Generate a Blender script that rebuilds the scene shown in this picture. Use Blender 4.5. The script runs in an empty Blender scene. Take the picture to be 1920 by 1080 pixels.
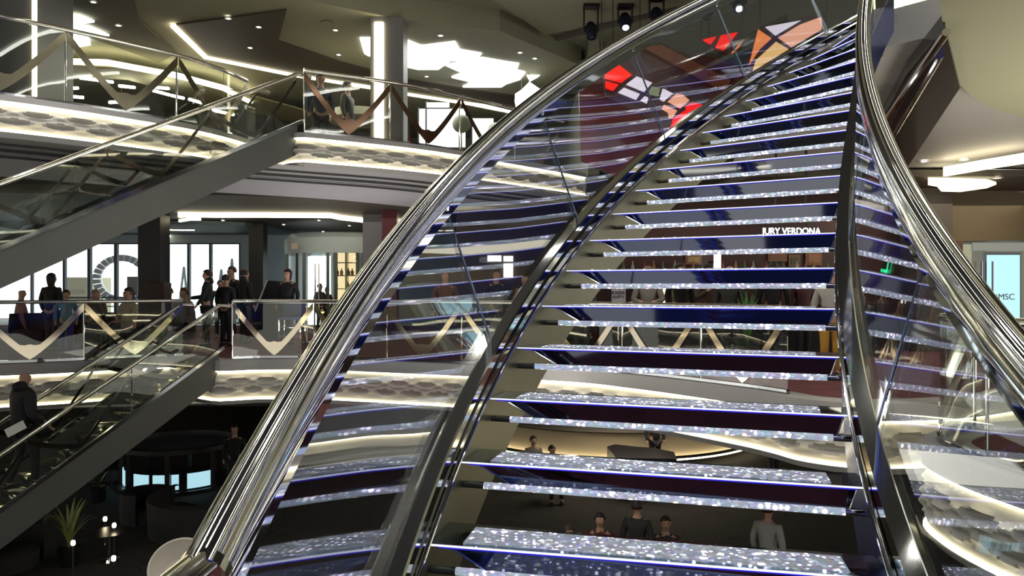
import bpy, bmesh, math, random
from mathutils import Vector, Matrix
random.seed(7)
S = bpy.context.scene
COL = S.collection
V = Vector
F = 1440.0          # focal length in pixels of the 1920 px frame (27 mm)
EYE = 1.33          # camera height above the middle deck

# ------------------------------------------------------------------ camera, world, exposure
cam = bpy.data.cameras.new('camera'); cam.lens = 27.0; cam.sensor_width = 36.0
cam.clip_start = .05; cam.clip_end = 300
camo = bpy.data.objects.new('camera', cam); COL.objects.link(camo)
camo.location = (0, 0, EYE); camo.rotation_euler = (math.pi/2, 0, 0)
S.camera = camo
S.view_settings.view_transform = 'Standard'; S.view_settings.look = 'None'
S.view_settings.exposure = 0.8; S.view_settings.gamma = 1.0
S.view_settings.use_curve_mapping = False
w = bpy.data.worlds.new('world'); S.world = w; w.use_nodes = True
w.node_tree.nodes['Background'].inputs[0].default_value = (.60, .58, .50, 1)
w.node_tree.nodes['Background'].inputs[1].default_value = 1.0
try:
    S.cycles.max_bounces = 9; S.cycles.transparent_max_bounces = 24
    S.cycles.glossy_bounces = 4; S.cycles.diffuse_bounces = 3
    S.cycles.use_denoising = True; S.cycles.sample_clamp_indirect = 4
    S.cycles.caustics_reflective = False; S.cycles.caustics_refractive = False
except Exception: pass

def area(name, loc, size, power, color=(1,.93,.78), rot=(0,0,0), sy=None):
    l = bpy.data.lights.new(name, 'AREA'); l.energy = power; l.color = color
    l.shape = 'RECTANGLE'; l.size = size; l.size_y = sy or size
    o = bpy.data.objects.new(name, l); o.location = loc; o.rotation_euler = rot; COL.objects.link(o)
    return o
area('upper_deck_light', (-5, 18, 6.3), 5, 150, (1,.95,.78))
area('middle_deck_light', (-5, 20, 3.1), 5, 22, (1,.9,.75))
area('right_deck_light', (9, 15, 3.1), 4, 50, (1,.9,.7))
area('bar_light', (3.5, 15.5, 3.0), 3, 9, (1,.85,.7))
area('lounge_light', (-3, 19, -.9), 4, 14, (1,.9,.75))
area('soffit_fill', (-3.5, 16.5, .35), 3, 42, (1,.96,.95), (math.pi,0,0))  # added upward fill for the grey soffit, no lamp stands there
area('right_soffit_fill', (8, 6.5, .3), 4, 190, (1,.97,.80), (math.pi,0,0))  # added upward fill that brightens the soffits at the right
area('hall_fill', (-1.5, 10.0, -.4), 5, 85, (1,.96,.84), (math.pi,0,0))  # added fill floating in the void to brighten the ceilings
area('blue_wall_fill', (2, -3.4, 3.6), 1.2, 70, (.55,.65,1), (math.radians(-55),0,0))  # added lamp, lights only the unseen blue wall behind the camera
for i,(x,y) in enumerate([(-3,5),(0,3),(3,4.5),(-1.5,8.5),(1.5,11),(-5,9),(5,8)]):
    l = bpy.data.lights.new('ceiling_spot','SPOT'); l.energy = 260; l.color = (1,.96,.86); l.spot_size = 1.9; l.spot_blend = .8; l.shadow_soft_size = .12
    o = bpy.data.objects.new('ceiling_spot', l); o.location = (x,y,6.8); COL.objects.link(o)

# ------------------------------------------------------------------ helpers
def at(px, py, Y):
    return V(((px-960)/F*Y, Y, EYE + (540-py)/F*Y))
def atz(px, py, z):
    Y = F*(z-EYE)/(540-py)
    return V(((px-960)/F*Y, Y, z))
MATS = {}
def mat(name, color=(.5,.5,.5), rough=.5, metal=0, emit=0, ecol=None, spec=.5, ior=1.5):
    if name in MATS: return MATS[name]
    m = bpy.data.materials.new(name); m.use_nodes = True
    b = m.node_tree.nodes['Principled BSDF']
    b.inputs['Base Color'].default_value = (*color, 1); b.inputs['Roughness'].default_value = rough
    b.inputs['Metallic'].default_value = metal; b.inputs['IOR'].default_value = ior
    b.inputs['Specular IOR Level'].default_value = spec
    if emit:
        b.inputs['Emission Color'].default_value = (*(ecol or color), 1)
        b.inputs['Emission Strength'].default_value = emit
    MATS[name] = m; return m
def noisy(m, scale=6, amount=.25, bump=0, bscale=80):
    nt = m.node_tree; b = nt.nodes['Principled BSDF']
    c = tuple(b.inputs['Base Color'].default_value)
    tc = nt.nodes.new('ShaderNodeTexCoord'); n = nt.nodes.new('ShaderNodeTexNoise')
    n.inputs['Scale'].default_value = scale; n.inputs['Detail'].default_value = 5
    nt.links.new(tc.outputs['Object'], n.inputs['Vector'])
    r = nt.nodes.new('ShaderNodeMix'); r.data_type = 'RGBA'
    r.inputs[6].default_value = (*[x*(1-amount) for x in c[:3]], 1); r.inputs[7].default_value = (*[min(1,x*(1+amount)) for x in c[:3]], 1)
    nt.links.new(n.outputs[0], r.inputs[0]); nt.links.new(r.outputs[2], b.inputs['Base Color'])
    if bump:
        n2 = nt.nodes.new('ShaderNodeTexNoise'); n2.inputs['Scale'].default_value = bscale
        nt.links.new(tc.outputs['Object'], n2.inputs['Vector'])
        bp = nt.nodes.new('ShaderNodeBump'); bp.inputs['Strength'].default_value = bump; bp.inputs['Distance'].default_value = .02
        nt.links.new(n2.outputs[0], bp.inputs['Height']); nt.links.new(bp.outputs[0], b.inputs['Normal'])
    return m
def glassmat(name, tint=(.93,.97,.95), ior=1.55, rough=0.0, wobble=0):
    if name in MATS: return MATS[name]
    m = bpy.data.materials.new(name); m.use_nodes = True; nt = m.node_tree; nt.nodes.clear()
    out = nt.nodes.new('ShaderNodeOutputMaterial'); mix = nt.nodes.new('ShaderNodeMixShader')
    tr = nt.nodes.new('ShaderNodeBsdfTransparent'); tr.inputs[0].default_value = (*tint, 1)
    gl = nt.nodes.new('ShaderNodeBsdfGlossy'); gl.inputs['Roughness'].default_value = rough; gl.inputs[0].default_value = (.95,.97,1,1)
    # two-sided Schlick reflectance, the same on entering and leaving the pane
    f0 = ((ior-1)/(ior+1))**2
    ge = nt.nodes.new('ShaderNodeNewGeometry'); dt = nt.nodes.new('ShaderNodeVectorMath'); dt.operation = 'DOT_PRODUCT'
    nt.links.new(ge.outputs['Normal'], dt.inputs[0]); nt.links.new(ge.outputs['Incoming'], dt.inputs[1])
    def mth(op, a=None, b=None, va=None, vb=None):
        n_ = nt.nodes.new('ShaderNodeMath'); n_.operation = op; n_.use_clamp = op != 'ABSOLUTE'
        if a is not None: nt.links.new(a, n_.inputs[0])
        if b is not None: nt.links.new(b, n_.inputs[1])
        if va is not None: n_.inputs[0].default_value = va
        if vb is not None: n_.inputs[1].default_value = vb
        return n_.outputs[0]
    ab = mth('ABSOLUTE', dt.outputs['Value']); om = mth('SUBTRACT', None, ab, va=1.0); pw = mth('POWER', om, vb=5.0)
    fac = mth('ADD', mth('MULTIPLY', pw, vb=1-f0), vb=f0)
    if wobble:
        tc = nt.nodes.new('ShaderNodeTexCoord'); n = nt.nodes.new('ShaderNodeTexNoise'); n.inputs['Scale'].default_value = 1.6; n.inputs['Detail'].default_value = 0
        bp = nt.nodes.new('ShaderNodeBump'); bp.inputs['Strength'].default_value = wobble; bp.inputs['Distance'].default_value = .05
        nt.links.new(tc.outputs['Object'], n.inputs['Vector']); nt.links.new(n.outputs[0], bp.inputs['Height'])
        nt.links.new(bp.outputs[0], gl.inputs['Normal'])
    nt.links.new(fac, mix.inputs[0]); nt.links.new(tr.outputs[0], mix.inputs[1]); nt.links.new(gl.outputs[0], mix.inputs[2])
    nt.links.new(mix.outputs[0], out.inputs[0]); MATS[name] = m; return m
def light_mat(name, color, strength, sample=True):
    if name in MATS: return MATS[name]
    m = mat(name, tuple(.35*c*c for c in color), .6, 0, strength, color, spec=.2)
    if not sample:
        try: m.cycles.emission_sampling = 'NONE'
        except Exception: pass
    return m

class MB:
    def __init__(s): s.v = []; s.f = []
    def add(s, vs, fs):
        n = len(s.v); s.v += [V(x) for x in vs]; s.f += [[i+n for i in q] for q in fs]; return s
    def box(s, a, b):
        (x0,y0,z0),(x1,y1,z1) = a, b
        return s.add([(x0,y0,z0),(x1,y0,z0),(x1,y1,z0),(x0,y1,z0),(x0,y0,z1),(x1,y0,z1),(x1,y1,z1),(x0,y1,z1)],
                     [(3,2,1,0),(4,5,6,7),(0,1,5,4),(1,2,6,5),(2,3,7,6),(3,0,4,7)])
    def obox(s, c, ax, ay, az):           # centre and three half vectors
        c = V(c); ax, ay, az = V(ax), V(ay), V(az)
        q = [c+i*ax+j*ay+k*az for k in (-1,1) for i,j in ((-1,-1),(1,-1),(1,1),(-1,1))]
        return s.add(q, [(3,2,1,0),(4,5,6,7),(0,1,5,4),(1,2,6,5),(2,3,7,6),(3,0,4,7)])
    def hexa(s, lo, hi):                    # two matching polygons joined
        n = len(lo)
        return s.add(list(lo)+list(hi), [tuple(reversed(range(n))), tuple(range(n,2*n))]+[(i,(i+1)%n,n+(i+1)%n,n+i) for i in range(n)])
    def prism(s, pts, z0, z1):
        return s.hexa([(p[0],p[1],z0) for p in pts], [(p[0],p[1],z1) for p in pts])
    def sweep(s, rings, closed=True, caps=True):
        n = len(rings[0]); b = len(s.v); s.v += [V(p) for r in rings for p in r]
        for i in range(len(rings)-1):
            for j in range(n if closed else n-1):
                k = (j+1) % n
                s.f.append([b+i*n+j, b+i*n+k, b+(i+1)*n+k, b+(i+1)*n+j])
        if caps and closed:
            s.f.append([b+j for j in reversed(range(n))]); s.f.append([b+(len(rings)-1)*n+j for j in range(n)])
        return s
    def tube(s, pts, r, n=10, up=V((0,0,1)), prof=None):
        pts = [V(p) for p in pts]; rings = []
        for i, p in enumerate(pts):
            t = (pts[min(i+1,len(pts)-1)]-pts[max(i-1,0)]).normalized()
            u = up if abs(t.dot(up)) < .98 else V((1,0,0))
            a = t.cross(u).normalized(); b = a.cross(t).normalized()
            rr = r[i] if isinstance(r,(list,tuple)) else r
            if prof: rings.append([p+a*x+b*y for x,y in prof])
            else: rings.append([p+a*rr*math.cos(q)+b*rr*math.sin(q) for q in [2*math.pi*k/n for k in range(n)]])
        return s.sweep(rings)
    def lathe(s, c, prof, n=24, a0=0, a1=2*math.pi):
        c = V(c); full = abs(a1-a0-2*math.pi) < 1e-6; m = n if full else n+1
        rings = [[c+V((r*math.cos(a0+(a1-a0)*k/n), r*math.sin(a0+(a1-a0)*k/n), z)) for r,z in prof] for k in range(m)]
        if full: rings.append(rings[0])
        return s.sweep(rings, closed=False)
    def build(s, name, m, parent=None, smooth=False, bevel=0):
        me = bpy.data.meshes.new(name); me.from_pydata([tuple(p) for p in s.v], [], s.f)
        if isinstance(m, str): m = MATS[m]
        me.materials.append(m)
        bm = bmesh.new(); bm.from_mesh(me); bmesh.ops.recalc_face_normals(bm, faces=bm.faces); bm.to_mesh(me); bm.free()
        if smooth:
            me.polygons.foreach_set('use_smooth', [True]*len(me.polygons))
            if smooth != 'all':
                bm = bmesh.new(); bm.from_mesh(me)
                for e in bm.edges:
                    if len(e.link_faces) == 2 and e.calc_face_angle(0) > .6: e.smooth = False
                bm.to_mesh(me); bm.free()
        o = bpy.data.objects.new(name, me); COL.objects.link(o)
        if parent is not None: o.parent = parent; o.matrix_parent_inverse = parent.matrix_basis.inverted()
        if bevel:
            md = o.modifiers.new('bevel','BEVEL'); md.width = bevel; md.segments = 2; md.limit_method = 'ANGLE'
        return o
def tag(o, label=None, cat=None, group=None, kind=None):
    if label: o['label'] = label
    if cat: o['category'] = cat
    if group: o['group'] = group
    if kind: o['kind'] = kind
    return o
def struct(o): return tag(o, kind='structure')
def empty(name, loc=(0,0,0), rz=0):
    o = bpy.data.objects.new(name, None); o.location = loc; o.rotation_euler = (0,0,rz); COL.objects.link(o)
    o.empty_display_size = .1; return o
def polyline(pts, step=.15):              # smooth Catmull-Rom resample
    pts = [V(p) for p in pts]; out = []
    for i in range(len(pts)-1):
        p0 = pts[max(i-1,0)]; p1 = pts[i]; p2 = pts[i+1]; p3 = pts[min(i+2,len(pts)-1)]
        n = max(1, int((p2-p1).length/step))
        for k in range(n):
            t = k/n
            out.append(.5*((2*p1)+(p2-p0)*t+(2*p0-5*p1+4*p2-p3)*t*t+(3*p1-p0-3*p2+p3)*t**3))
    out.append(pts[-1]); return out
def arclen(pts):
    L = [0]
    for a, b in zip(pts, pts[1:]): L.append(L[-1]+(b-a).length)
    return L
def along(pts, L, s):
    s = max(0, min(s, L[-1]-1e-6)); i = 0
    while L[i+1] < s: i += 1
    t = (s-L[i])/(L[i+1]-L[i]); return pts[i].lerp(pts[i+1], t)

# ------------------------------------------------------------------ materials
chrome = mat('chrome', (.80,.79,.76), .06, 1)
darkchrome = mat('dark_chrome', (.30,.31,.34), .07, 1)
brushed = noisy(mat('olive_steel', (.215,.205,.15), .38, .75), 3, .12)
mirrorp = mat('riser_mirror', (.13,.14,.19), .04, 1)
glass = glassmat('stair_glass', (.94,.96,.97), 1.95, 0, .04)
bglass = glassmat('balcony_glass', (.93,.95,.92), 1.5, 0, .05)
tglass = glassmat('tread_rim_glass', (.45,.55,.55), 1.9, .02)
vband = mat('mirror_band', (.62,.55,.45), .08, 1)
plaster = noisy(mat('grey_plaster', (.44,.43,.44), .6), 2, .05)
groove = mat('groove_dark', (.07,.07,.075), .5)
cream = noisy(mat('relief_plaster', (.62,.60,.56), .5), 2, .04)
olive_c = noisy(mat('olive_ceiling', (.30,.295,.21), .8), .6, .10)
olive_d = noisy(mat('dark_olive_ceiling', (.13,.125,.08), .8), .6, .12)
brown_c = noisy(mat('brown_ceiling', (.075,.062,.048), .6), .8, .15)
black = mat('black_satin', (.012,.012,.014), .35)
maroon = noisy(mat('maroon_wall', (.05,.012,.012), .45), 1.2, .3)
brownwall = noisy(mat('brown_wall', (.12,.085,.04), .45), 1.5, .25)
carpet = noisy(mat('maroon_carpet', (.14,.035,.045), .9), 3, .45, .3, 200)
led = light_mat('led_warm', (1,.88,.58), 5.0)
ledw = light_mat('led_white', (1,.97,.86), 6)
spot_e = light_mat('downlight_glow', (1,.95,.82), 9, False)
facet_e = light_mat('facet_glow', (1,1,.93), 2.6)

# ------------------------------------------------------------------ the crystal staircase
H = 4.47; RISE = .177
CL = ([-0.25231, 0.06666, 0.00869, -9e-05],[2.38019, 0.35133, -0.00451])
CR = ([1.03228, 0.05498, 0.00856, -0.00034],[2.09224, 0.28359, -0.0021])
def poly(c, k): return sum(a*k**i for i, a in enumerate(c))
def zk(k): return EYE-(H-k)*RISE
def lp(k): return V((poly(CL[0],k), poly(CL[1],k), zk(k)))
def rp(k):
    if k > 12:
        a = V((poly(CR[0],12), poly(CR[1],12), 0)); b = V((poly(CR[0],11.6), poly(CR[1],11.6), 0))
        d = (a-b)/.4; ang = -.030*(k-12)*.5; d = V((d.x*math.cos(ang)-d.y*math.sin(ang), d.x*math.sin(ang)+d.y*math.cos(ang), 0))
        p = a+d*(k-12); return V((p.x, p.y, zk(k)))
    return V((poly(CR[0],k), poly(CR[1],k), zk(k)))
def side(fn, k, sgn):                      # horizontal unit vector pointing away from the flight
    t = fn(k+.2)-fn(k-.2); n = V((-t.y, t.x, 0)).normalized(); return n*sgn
stair = tag(empty('crystal_staircase', (.3, 2.2, 0)), 'curving staircase with crystal-filled mirror treads between glass sides in the foreground', 'staircase')
K0, K1 = -3, 19

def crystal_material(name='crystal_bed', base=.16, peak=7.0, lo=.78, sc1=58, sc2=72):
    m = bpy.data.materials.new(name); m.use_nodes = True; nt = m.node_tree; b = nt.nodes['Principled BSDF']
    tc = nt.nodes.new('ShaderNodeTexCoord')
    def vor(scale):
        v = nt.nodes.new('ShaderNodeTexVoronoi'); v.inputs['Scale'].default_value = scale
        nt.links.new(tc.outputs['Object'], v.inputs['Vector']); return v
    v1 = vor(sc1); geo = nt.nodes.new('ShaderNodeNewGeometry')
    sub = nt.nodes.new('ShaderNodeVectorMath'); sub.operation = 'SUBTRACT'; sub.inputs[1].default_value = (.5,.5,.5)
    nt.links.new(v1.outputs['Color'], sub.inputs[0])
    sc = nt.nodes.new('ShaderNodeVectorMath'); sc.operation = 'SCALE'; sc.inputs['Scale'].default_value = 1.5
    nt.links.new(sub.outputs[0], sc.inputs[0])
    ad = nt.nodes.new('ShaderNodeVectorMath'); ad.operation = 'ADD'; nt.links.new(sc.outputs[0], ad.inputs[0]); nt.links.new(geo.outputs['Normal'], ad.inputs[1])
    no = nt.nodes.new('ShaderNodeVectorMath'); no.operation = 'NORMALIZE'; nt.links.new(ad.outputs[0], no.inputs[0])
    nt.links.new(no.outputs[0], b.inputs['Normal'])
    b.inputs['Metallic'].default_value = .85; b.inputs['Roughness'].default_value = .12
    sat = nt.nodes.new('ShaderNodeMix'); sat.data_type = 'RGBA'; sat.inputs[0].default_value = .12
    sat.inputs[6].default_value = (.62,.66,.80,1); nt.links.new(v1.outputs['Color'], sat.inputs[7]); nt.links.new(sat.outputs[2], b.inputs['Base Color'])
    # inner light and sparkle painted as emission: random cells glow brightly, most only faintly
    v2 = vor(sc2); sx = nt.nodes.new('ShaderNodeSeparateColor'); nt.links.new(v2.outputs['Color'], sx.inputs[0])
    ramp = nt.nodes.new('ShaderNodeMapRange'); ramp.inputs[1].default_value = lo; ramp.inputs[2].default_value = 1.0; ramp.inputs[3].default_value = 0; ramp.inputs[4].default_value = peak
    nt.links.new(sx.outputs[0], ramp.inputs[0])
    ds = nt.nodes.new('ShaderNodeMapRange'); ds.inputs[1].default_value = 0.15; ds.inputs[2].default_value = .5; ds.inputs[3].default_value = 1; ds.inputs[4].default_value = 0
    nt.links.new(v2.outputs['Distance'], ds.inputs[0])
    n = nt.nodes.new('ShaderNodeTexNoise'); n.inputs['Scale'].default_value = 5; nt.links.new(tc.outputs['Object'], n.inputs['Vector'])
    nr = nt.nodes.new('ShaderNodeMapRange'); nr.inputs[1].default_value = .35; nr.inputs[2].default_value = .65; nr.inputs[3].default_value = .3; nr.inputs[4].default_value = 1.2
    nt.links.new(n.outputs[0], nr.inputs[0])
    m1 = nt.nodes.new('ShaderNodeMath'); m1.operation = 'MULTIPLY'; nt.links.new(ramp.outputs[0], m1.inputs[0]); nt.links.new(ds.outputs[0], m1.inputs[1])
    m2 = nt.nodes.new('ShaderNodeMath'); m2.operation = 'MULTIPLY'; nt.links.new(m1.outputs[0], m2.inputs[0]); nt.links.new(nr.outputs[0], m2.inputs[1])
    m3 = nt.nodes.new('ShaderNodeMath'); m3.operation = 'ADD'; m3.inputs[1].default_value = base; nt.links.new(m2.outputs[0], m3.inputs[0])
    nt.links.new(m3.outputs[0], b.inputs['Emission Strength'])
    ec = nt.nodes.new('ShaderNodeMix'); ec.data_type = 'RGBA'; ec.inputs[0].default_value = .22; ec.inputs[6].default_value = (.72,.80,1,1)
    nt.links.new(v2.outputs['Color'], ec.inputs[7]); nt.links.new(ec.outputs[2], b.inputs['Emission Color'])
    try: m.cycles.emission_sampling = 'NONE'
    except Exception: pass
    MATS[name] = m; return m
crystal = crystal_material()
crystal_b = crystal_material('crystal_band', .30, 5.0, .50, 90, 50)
nose_led = light_mat('nosing_led', (.82,.82,1), .75)
blue_led = light_mat('blue_glow', (.05,.04,1), .28, False)
for k in range(K0, K1+1):
    L, R = lp(k), rp(k); L2, R2 = lp(k+.62), rp(k+.62); L2.z = R2.z = L.z
    ax = (R-L).normalized(); fr = -V((-ax.y, ax.x, 0)); 
    if fr.y > 0: fr = -fr                       # points to the camera side
    z = L.z
    def P(u, v, dz):                            # u across 0..1, v front 0..1 back
        a = L.lerp(R, u); b = L2.lerp(R2, u); p = a.lerp(b, v); return V((p.x, p.y, z+dz))
    T = .010; uu, vv = .075, .84
    # thin glass slab with a clear border round the crystal bed
    tr = MB().hexa([P(0,0,-T),P(1,0,-T),P(1,1,-T),P(0,1,-T)],[P(0,0,0),P(1,0,0),P(1,1,0),P(0,1,0)]).build('tread', tglass, stair)
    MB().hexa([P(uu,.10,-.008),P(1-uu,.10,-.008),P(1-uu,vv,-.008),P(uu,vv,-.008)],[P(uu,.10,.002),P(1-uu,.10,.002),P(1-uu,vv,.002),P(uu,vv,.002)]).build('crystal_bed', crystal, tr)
    a, b = P(0,0,-.004)+fr*.003, P(1,0,-.004)+fr*.003
    MB().obox((a+b)/2, (b-a)/2, fr*.003, V((0,0,.0022))).build('nosing_light', nose_led, tr)
    a, b = P(.02,0,-.0095)+fr*.002, P(.98,0,-.0095)+fr*.002
    MB().obox((a+b)/2, (b-a)/2, fr*.002, V((0,0,.002))).build('blue_light_strip', blue_led, tr)
    # mirror box under the tread, ends trimmed at a slant, with a thin bright edge on the left end
    tp, bt = -T-.001, -.072; c0, c1 = .05, .135
    MB().hexa([P(c1,.03,bt),P(1-.035,.03,bt),P(1-.035,.80,bt),P(c1,.80,bt)],
              [P(c0,.015,tp),P(1-.02,.015,tp),P(1-.02,.85,tp),P(c0,.85,tp)]).build('mirror_panel', mirrorp, tr)
    MB().tube([P(c0,.01,tp), P(c1,.02,bt)], .003, 6).build('panel_edge', chrome, tr)
    MB().tube([P(1-.02,.01,tp), P(1-.035,.02,bt)], .003, 6).build('panel_edge', chrome, tr)
    bl = []
    for u in (.0,.06,.11,.35,.65,.90,.955,1):
        rr = .0125; c = P(u,.05,-.084)
        bl.append([c+fr*(rr*math.cos(q))+V((0,0,rr*math.sin(q))) for q in [math.pi*2*j/12 for j in range(12)]])
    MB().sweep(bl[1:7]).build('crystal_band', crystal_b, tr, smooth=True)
    MB().sweep(bl[:2]).build('band_end', brushed, tr, smooth=True)
    MB().sweep(bl[6:]).build('band_end', chrome, tr, smooth=True)
# stringers
def stringer(fn, sgn, m):
    mb = MB(); rings = []
    for i in range(-32, 196, 3):
        k = i/10; p = fn(k); n = side(fn, k, sgn); 
        p = p+n*.004; dn = V((0,0,-1))
        rings.append([p+V((0,0,.015)), p+n*.018+V((0,0,.015)), p+n*.018+dn*.36, p+dn*.36])
    return mb.sweep(rings).build('stringer', m, stair, smooth=True)
stringer(lp, 1, brushed)
stringer(rp, -1, mat('blue_steel', (.07,.12,.42), .22, .9))
# chrome edge, clamp rail, glass and handrail on each side
def offs(fn, sgn, k, out, up):
    n = side(fn, k, sgn); p = fn(k); return p+n*out+V((0,0,up))
def frange(a, b, s):
    n = int(round((b-a)/s)); return [a+(b-a)*i/n for i in range(n+1)]
rail_prof = [((.031+.0022*math.cos(7*q))*math.cos(q), (.027+.0022*math.cos(7*q))*math.sin(q)+.012) for q in [math.pi*(-.15+1.3*i/40) for i in range(41)]] + [(-.024,-.006),(-.030,-.016),(-.030,-.050),(-.010,-.056),(-.010,-.040),(.010,-.040),(.010,-.056),(.030,-.050),(.030,-.016),(.024,-.006)]
for sgn, fn in ((1, lp), (-1, rp)):
    ks = frange(-3.35, 19.3, .2); top = .95
    path = [offs(fn, sgn, k, .092, top) for k in ks]
    h = MB().tube(path, 1, prof=rail_prof).build('handrail', chrome, stair, smooth=True)
    # lower horizontal piece after the bend and its collar
    p0 = path[0]; d = V((-.10 if sgn > 0 else .10, -1, -.06)).normalized()
    MB().tube([p0-d*.01, p0+d*.35, p0+d*.7], 1, prof=rail_prof).build('handrail_end', chrome, stair)
    t = (path[1]-path[0]).normalized()
    MB().tube([p0-t*.002, p0+t*.02], .040, 20).build('rail_collar', chrome, stair, smooth=False)
    rings = []
    for k in ks[1:]:
        a_, b_ = offs(fn, sgn, k, .088, top-.040), offs(fn, sgn, k, .080, top-.115); n = side(fn, k, sgn)*.004
        rings.append([a_+n, b_+n, b_-n, a_-n])
    MB().sweep(rings).build('mirror_skirt', mat('skirt_mirror', (.72,.74,.78), .04, 1), stair, smooth=True)
    # clamp rail: two polished lips with a dark slot
    for nm, o0, u0, m in (('clamp_rail', .012, .150, chrome), ('clamp_rail', .012, .085, darkchrome)):
        pr = [(-.028,-.022),(.022,-.022),(.028,-.016),(.028,.016),(.022,.022),(-.028,.022)]
        MB().tube([offs(fn, sgn, k, o0, u0) for k in frange(-3.2,19.3,.2)], 1, prof=pr).build(nm, m, stair, smooth=True)
    MB().tube([offs(fn, sgn, k, .020, .118) for k in frange(-3.2,19.3,.2)], 1, prof=[(-.02,-.012),(.02,-.012),(.02,.012),(-.02,.012)]).build('clamp_slot', black, stair)
    MB().tube([offs(fn, sgn, k, -.018, .060) for k in frange(-3.2,19.3,.2)], .006, 8).build('chrome_edge', chrome, stair)
    # glass, one pane every four treads, joints square to the slope
    joints = [-3.1, .9+1.5, 5.2+.6, 9.6, 13.3, 17, 19.3] if sgn > 0 else [-3.1, 1.2, 4.8, 8.6, 12.4, 16, 19.3]
    for a, b in zip(joints, joints[1:]):
        g = MB(); rings = []
        for k in frange(a+.02, b-.02, .2):
            bot = offs(fn, sgn, k, .030, .02); tp_ = offs(fn, sgn, k-1.25, .090, top-.04); n = side(fn, k, sgn)*.006
            rings.append([bot-n, tp_-n, tp_+n, bot+n])
        g.sweep(rings).build('glass_panel', glass, stair, smooth=True)
    for a in joints[1:-1]:
        bot = offs(fn, sgn, a, .030, .1); tp_ = offs(fn, sgn, a-1.25, .090, top-.05)
        MB().tube([bot, tp_], .006, 6).build('joint_strip', mat('joint_blue', (.25,.33,.45), .2, .8), stair)
        for q in (.03, .97):
            c = bot.lerp(tp_, q); n = side(fn, a, sgn)
            MB().tube([c-n*.012, c+n*.012], .014, 10).build('fixing', chrome, stair)

# ------------------------------------------------------------------ deck slabs, fascias and soffits
def loop_close(edge, far): return [(p.x,p.y) for p in edge]+far
UP = polyline([(-12,7.6,0),(-9.4,9.0,0),(-7.0,10.4,0),(-5.5,11.9,0),(-4.95,12.8,0),(-4.68,13.75,0),(-4.6,13.95,0),(-4.45,13.85,0),(-3.7,13.07,0),(-3.55,12.99,0),(-3.3,13.1,0),(-1.6,14.2,0),(.45,16.3,0),(1.6,17.6,0)], .12)
MID = polyline([(-14,11.6,0),(-8.9,13.5,0),(-7.2,14.6,0),(-6.6,15.0,0),(-6.45,15.05,0),(-6.3,14.95,0),(-5.5,14.28,0),(-5.38,14.24,0),(-5.2,14.3,0),(-4.6,14.5,0),(-3.1,14.3,0),(.7,12.8,0),(1.95,11.75,0),(3.02,10.35,0),(3.38,9.75,0),(3.62,9.25,0),(4.2,8.95,0),(5.4,9.2,0),(7.0,10.2,0)], .12)
MID2 = polyline([(8.0,8.4,0),(6.0,7.9,0),(4.6,7.4,0),(3.85,6.9,0),(3.62,6.3,0),(3.65,5.4,0),(4.0,4.0,0),(5.0,2.0,0)], .12)
ZU, ZM, ZL = 3.94, 0.0, -3.9
def relief(path, zt, zb, name):
    L = arclen(path); n = int(L[-1]/.045); rows = 22; mb = MB(); rings = []
    for i in range(n+1):
        s = L[-1]*i/n; p = along(path, L, s); q = along(path, L, min(s+.05, L[-1])); q0 = along(path, L, max(s-.05,0))
        t = (q-q0).normalized(); nn = V((t.y, -t.x, 0)); ring = []
        for j in range(rows+1):
            v = j/rows; h = 0
            for vc, sh in ((.66,0),(.36,.5)):
                u = (s/.54+sh) % 1-.5
                e = (u/.38)**2+((v-vc)/.10)**2
                if e < 1: h -= .085*(1-e)**.6
                # raised wavy lip around every lens
                w_ = .10*math.cos(math.pi*u/.72) if abs(u) < .36 else 0
                for sg in (1,-1): h += .024*math.exp(-((v-vc-sg*(w_+.02))/.035)**2)
            h *= 1 if s < L[-1]-.1 else 0
            bulge = .05*math.sin(math.pi*v)
            ring.append(p+nn*(h+bulge+.075)+V((0,0,zb+(zt-zb)*v)))
        rings.append(ring)
    o = struct(MB().sweep(rings, closed=False).build(name, cream, None, smooth=True)); return o
def ribbon(path, prof, name, m, kind='structure', parent=None):   # profile = (outward, z) points, outward towards the void
    rings = []
    for i, p in enumerate(path):
        t = (path[min(i+1,len(path)-1)]-path[max(i-1,0)]).normalized(); nn = V((t.y,-t.x,0))
        rings.append([V((p.x,p.y,0))+nn*o+V((0,0,z)) for o, z in prof])
    o = MB().sweep(rings).build(name, m, parent); 
    if kind: o['kind'] = kind
    return o
def fascia(path, z, n0, g=.085, h=.415):
    zb = z-g-h
    ribbon(path, [(.12,z),(.13,z-g),(-.25,z-g),(-.25,z)], 'trim_%d'%n0, plaster)
    ribbon(path, [(.115,z-g-.002),(.115,z-g-.018),(.02,z-g-.018),(.02,z-g-.002)], 'trim_%d'%(n0+1), led)
    relief(path, z-g-.012, zb, 'trim_%d'%(n0+2))
    ribbon(path, [(.115,zb+.014),(.115,zb),(.02,zb),(.02,zb+.014)], 'trim_%d'%(n0+3), led)
    ribbon(path, [(.12,zb),(.08,zb-.075),(-.25,zb-.075),(-.25,zb)], 'trim_%d'%(n0+4), plaster)
fascia(UP, ZU, 1); fascia(MID, ZM, 6, .20, .55); fascia(MID2, ZM, 60, .20, .55)
UPS = polyline([(-12,7.6,0),(-9.4,9.0,0),(-7.0,10.4,0),(-5.2,11.95,0),(-3.45,13.0,0),(-1.6,14.2,0),(.45,16.3,0),(1.6,17.6,0)], .15)
MIDS = polyline([(-14,11.6,0),(-8.9,13.5,0),(-6.2,14.15,0),(-4.6,14.5,0),(-3.1,14.3,0),(.7,12.8,0),(1.95,11.75,0),(3.02,10.35,0),(3.6,9.4,0),(4.2,9.1,0)], .15)
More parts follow.
